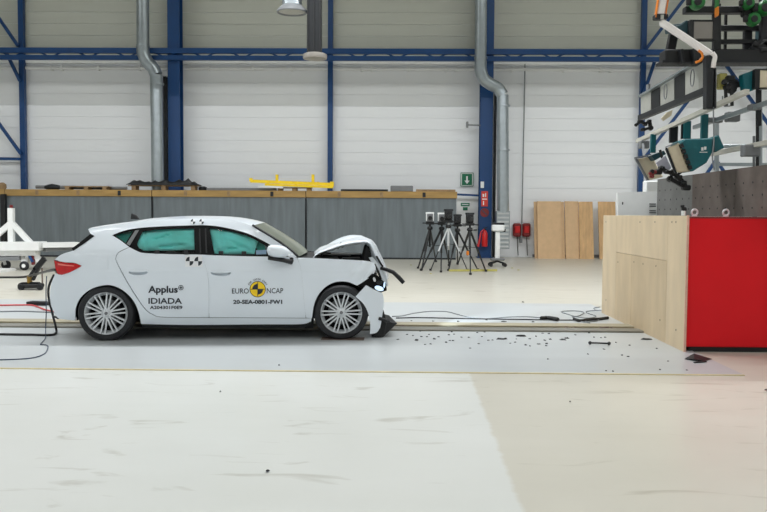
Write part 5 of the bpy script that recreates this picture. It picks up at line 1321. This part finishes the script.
cable([(392, 316.4), (402, 315.8), (412, 313.6), (424, 311.8), (436, 311.2), (448, 311.8), (458, 314.4), (470, 317.4), (484, 318.8), (496, 318.0), (512, 316.8), (530, 316.8), (545, 318.4)], 0.007, 'grey_cable', 'grey cable curving away over the white plate in front of the car')
cable([(396, 318.0), (420, 317.6), (450, 318.2), (480, 318.8), (520, 319.4), (560, 320), (590, 319.8), (608, 318.6)], 0.008, 'hose', 'straight dark cable lying along the far side of the rail')
cable([(541, 318.2), (548, 317.8), (558, 319.4)], 0.028, 'hose', 'thick black cable joint lying beyond the rail', cat='plug')
cable([(608, 317.8), (598, 319.0), (590, 319.4), (580, 320.6), (574, 319.0)], 0.020, 'hose', 'thick black cable end reaching under the plywood', cat='plug')
cable([(600, 307), (594, 308), (596, 310), (602, 310.2), (590, 310.8), (586, 312), (590, 314), (596, 316), (590, 318), (578, 317), (566, 313.6), (561.4, 311.8), (568, 310.8), (580, 311.2), (584, 313), (578, 316), (572, 316.6), (578, 319), (588, 321.8), (598, 320.4), (596, 318.6), (584, 319.4), (576, 320.6), (590, 323)], 0.007, 'grey_cable', 'grey cable lying in loose loops before the plywood barrier', n=5)

def shard(px, py, wpx, hpx, m, label, seed, group=None, flat=0.4, name='debris_fragment', cat='debris'):
    """Jagged broken piece lying on the floor."""
    rnd = random.Random(seed); c = PF(px, py, 0.0); c.z = 0.007
    rx = wpx/2*c.y/F; ry = max(0.008, hpx/2*c.y/F*2.2); h = max(0.008, rx*flat*0.6, hpx*0.35*c.y/F)
    n = 7; pts = []
    for k in range(n):
        a = 2*math.pi*k/n+rnd.uniform(-.25, .25); q = rnd.uniform(0.65, 1.1)
        pts.append((c.x+rx*q*math.cos(a), c.y+ry*q*math.sin(a)))
    top_ = [(c.x+(x-c.x)*rnd.uniform(.5, .85), c.y+(y-c.y)*rnd.uniform(.5, .85), c.z+h*rnd.uniform(.5, 1.2)) for x, y in pts]
    v = [(x, y, c.z) for x, y in pts]+top_
    f = [tuple(range(n))]+[(i, (i+1) % n, n+(i+1) % n, n+i) for i in range(n)]+[tuple(range(2*n-1, n-1, -1))]
    o = MB().add(v, f).build(name, m); tag(o, label, cat, group); return o
big = [
    (416.4, 341, 5, 3, 'black chip on the plate nearest the broken splitter'),
    (434.4, 339.8, 4, 3, 'squarish black chip a little right of the splitter chips'),
    (501, 340, 13, 3.2, 'long tapering black strip on the plate in mid track'),
    (520.8, 337.0, 13, 3, 'rough black bar-shaped fragment in mid track'),
    (518.4, 324.6, 3.2, 3, 'black lump lying just beyond the rail in mid track'),
    (533, 322.6, 5, 2, 'flat black chip just beyond the rail, right of the lump'),
    (504, 322.4, 7, 2, 'slim black splinter just beyond the rail left of the lump'),
    (563, 340.6, 10, 3.4, 'curled grey-black fragment between rail and near plate edge'),
    (566.6, 339.0, 6, 3, 'black hooked piece resting on the curled fragment'),
    (589, 333.6, 3.4, 2.6, 'black nub beside the rail near the plywood'),
    (538.6, 344.8, 5.6, 2.2, 'flat oval black chip toward the near plate edge'),
    (546.4, 344.4, 3.6, 2.6, 'round black chip right beside the flat oval one'),
    (525.8, 345.8, 3.4, 2.4, 'small grey-black chip left of the flat oval one'),
    (446, 343.2, 3.6, 2.6, 'black chip alone on the plate in the headlamp glow'),
    (646.4, 340.2, 13, 3, 'flat black scrap on the plate close to the plywood foot'),
    (656.6, 349.2, 2.6, 2.2, 'tiny dark crumb midway along the plywood foot'),
    (660, 370.6, 2.6, 2.2, 'dark crumb near the right end of the plate edge'),
    (267.5, 472.4, 5, 2.6, 'single black scrap alone on the white floor in the foreground'),
    (279, 366, 2.6, 2, 'black crumb on the plate below the front wheel'),
    (220.4, 392.6, 2, 1.6, 'tiny black crumb on the foreground floor below the front door'),
    (523, 302.6, 2.6, 1.8, 'dark spot of debris at the far edge of the white plate'),
    (691, 356.6, 3, 2, 'dark splinter beside the triangular scrap'),
    (766, 391, 4, 2, 'black scrap at the right edge of the foreground floor'),
    (570, 402.6, 2, 1.6, 'tiny dark crumb on the beige foreground floor'),
]
for i, (x, y, wd, h, lb) in enumerate(big): shard(x, y, wd, h, 'black', lb, i)
c = PF(698, 359)
q = MB().add([PF(684.6, 358.6, 0.008), PF(694, 353.4, 0.055), PF(712.6, 359.0, 0.012), PF(704, 360.6, 0.02), PF(694, 359.2, 0.03), PF(684.6, 359.2, 0.008), PF(700, 361.6, 0.008)],
    [(0, 1, 4), (1, 2, 3, 4), (0, 4, 5), (3, 2, 6), (4, 3, 6, 5), (0, 5, 6, 2, 1)])
tag(q.build('debris_scrap', 'black'), 'triangular black plastic scrap in front of the red block', 'debris')
tag(MB().bar(PF(694, 362.6, 0.012), PF(706, 361.2, 0.02), 0.02, 0.012).build('debris_rod', 'black'), 'thin black rod under the triangular scrap', 'debris')
t = thing('broken_link_rod', 'thin black rod with knobbed ends on the plate near the plywood', 'debris', PF(599, 343.2))
a, b = PF(590, 342.8, 0.03), PF(609, 343.4, 0.03)
MB().tube([a, b], 0.010, 6).build('rod', 'black', t)
for e in (a, b): MB().lathe([(0.001, -0.022), (0.02, -0.01), (0.02, 0.01), (0.001, 0.022)], e, 'z', 8).build('knob', 'black', t)
for i, (x, y) in enumerate([(566, 327.6), (569, 326.8), (572.4, 328.0), (575, 327)]):
    shard(x, y+1, 5, 3, 'rust', 'brown lump on the guide rail in front of the plywood', 40+i, group='brown lumps on the rail')
for i, (x, y, wd) in enumerate([(592, 328, 10), (604, 328.6, 12), (614, 329.4, 11), (624, 330, 12), (634, 331, 8)]):
    shard(x, y, wd, 3, 'rust', 'brownish rubble on the rail end at the plywood foot', 50+i, group='rubble at the rail end')
for i, (x, y, wd) in enumerate([(403, 327, 7), (409, 325.8, 5), (412, 330, 6), (401, 329.6, 6)]):
    shard(x, y, wd, 3, 'rust', 'greyish rubble on the rail just ahead of the splitter', 60+i, group='rubble ahead of the splitter')
small = [(411.6, 321.4), (433.4, 321.8), (407, 335.2), (413, 336.4), (429, 335.2), (431.6, 329.6), (438.4, 337.6), (425, 345.2), (430.6, 344.8), (421.4, 337.4), (427, 337.6), (448.8, 335.6), (451.6, 332.6), (454, 335), (450, 341.4), (453, 341.4), (461.4, 338),
    (469, 338.2), (477.4, 333.4), (484.6, 332.8), (486.4, 320.6), (498.4, 319.8), (508.6, 320.2), (482, 337.4), (488.4, 341), (492.6, 340.8), (510, 344), (515, 343), (516.4, 339.8), (529.4, 339.6), (530, 346.8), (542.6, 334), (549, 334.4), (545, 341), (546.4, 346.6), (575.4, 335.6), (550, 340), (594, 338), (601, 338.4), (605, 338), (616, 343.2), (629.6, 346), (622, 356), (628, 357.4), (604, 350), (536, 337), (458, 322), (479, 344.6), (686.8, 371), (668, 362), (606, 371.8), (613, 372.2), (588, 355), (548, 360), (470, 349), (398, 340.2), (420, 332)]
for i, (x, y) in enumerate(small):
    shard(x, y, random.uniform(2.2, 4.0), random.uniform(1.5, 2.4), 'black' if i % 3 else 'gun', 'tiny dark crumb of crash debris scattered on the white plate', 100+i, group='tiny crash crumbs on the plate', name='debris_crumb')
for i, (x, y) in enumerate([(411, 265.4), (430.8, 274), (518.4, 270.4), (512, 268.4)]):
    shard(x, y, 3, 1.6, 'khaki', 'small olive scrap on the floor around the tripods', 200+i, group='olive scraps by the tripods')
# flat wooden shim under the front wheel
fw = PF(342, 341.5)
tag(MB().box((fw.x-0.25, fw.y+0.04, 0.009), (fw.x+0.25, fw.y+0.25, 0.012)).build('floor_stain_sheet', 'rust'), 'thin brownish sheet under the front wheel', 'sheet')

for o in bpy.data.objects:
    if '_loc' in o: del o['_loc']
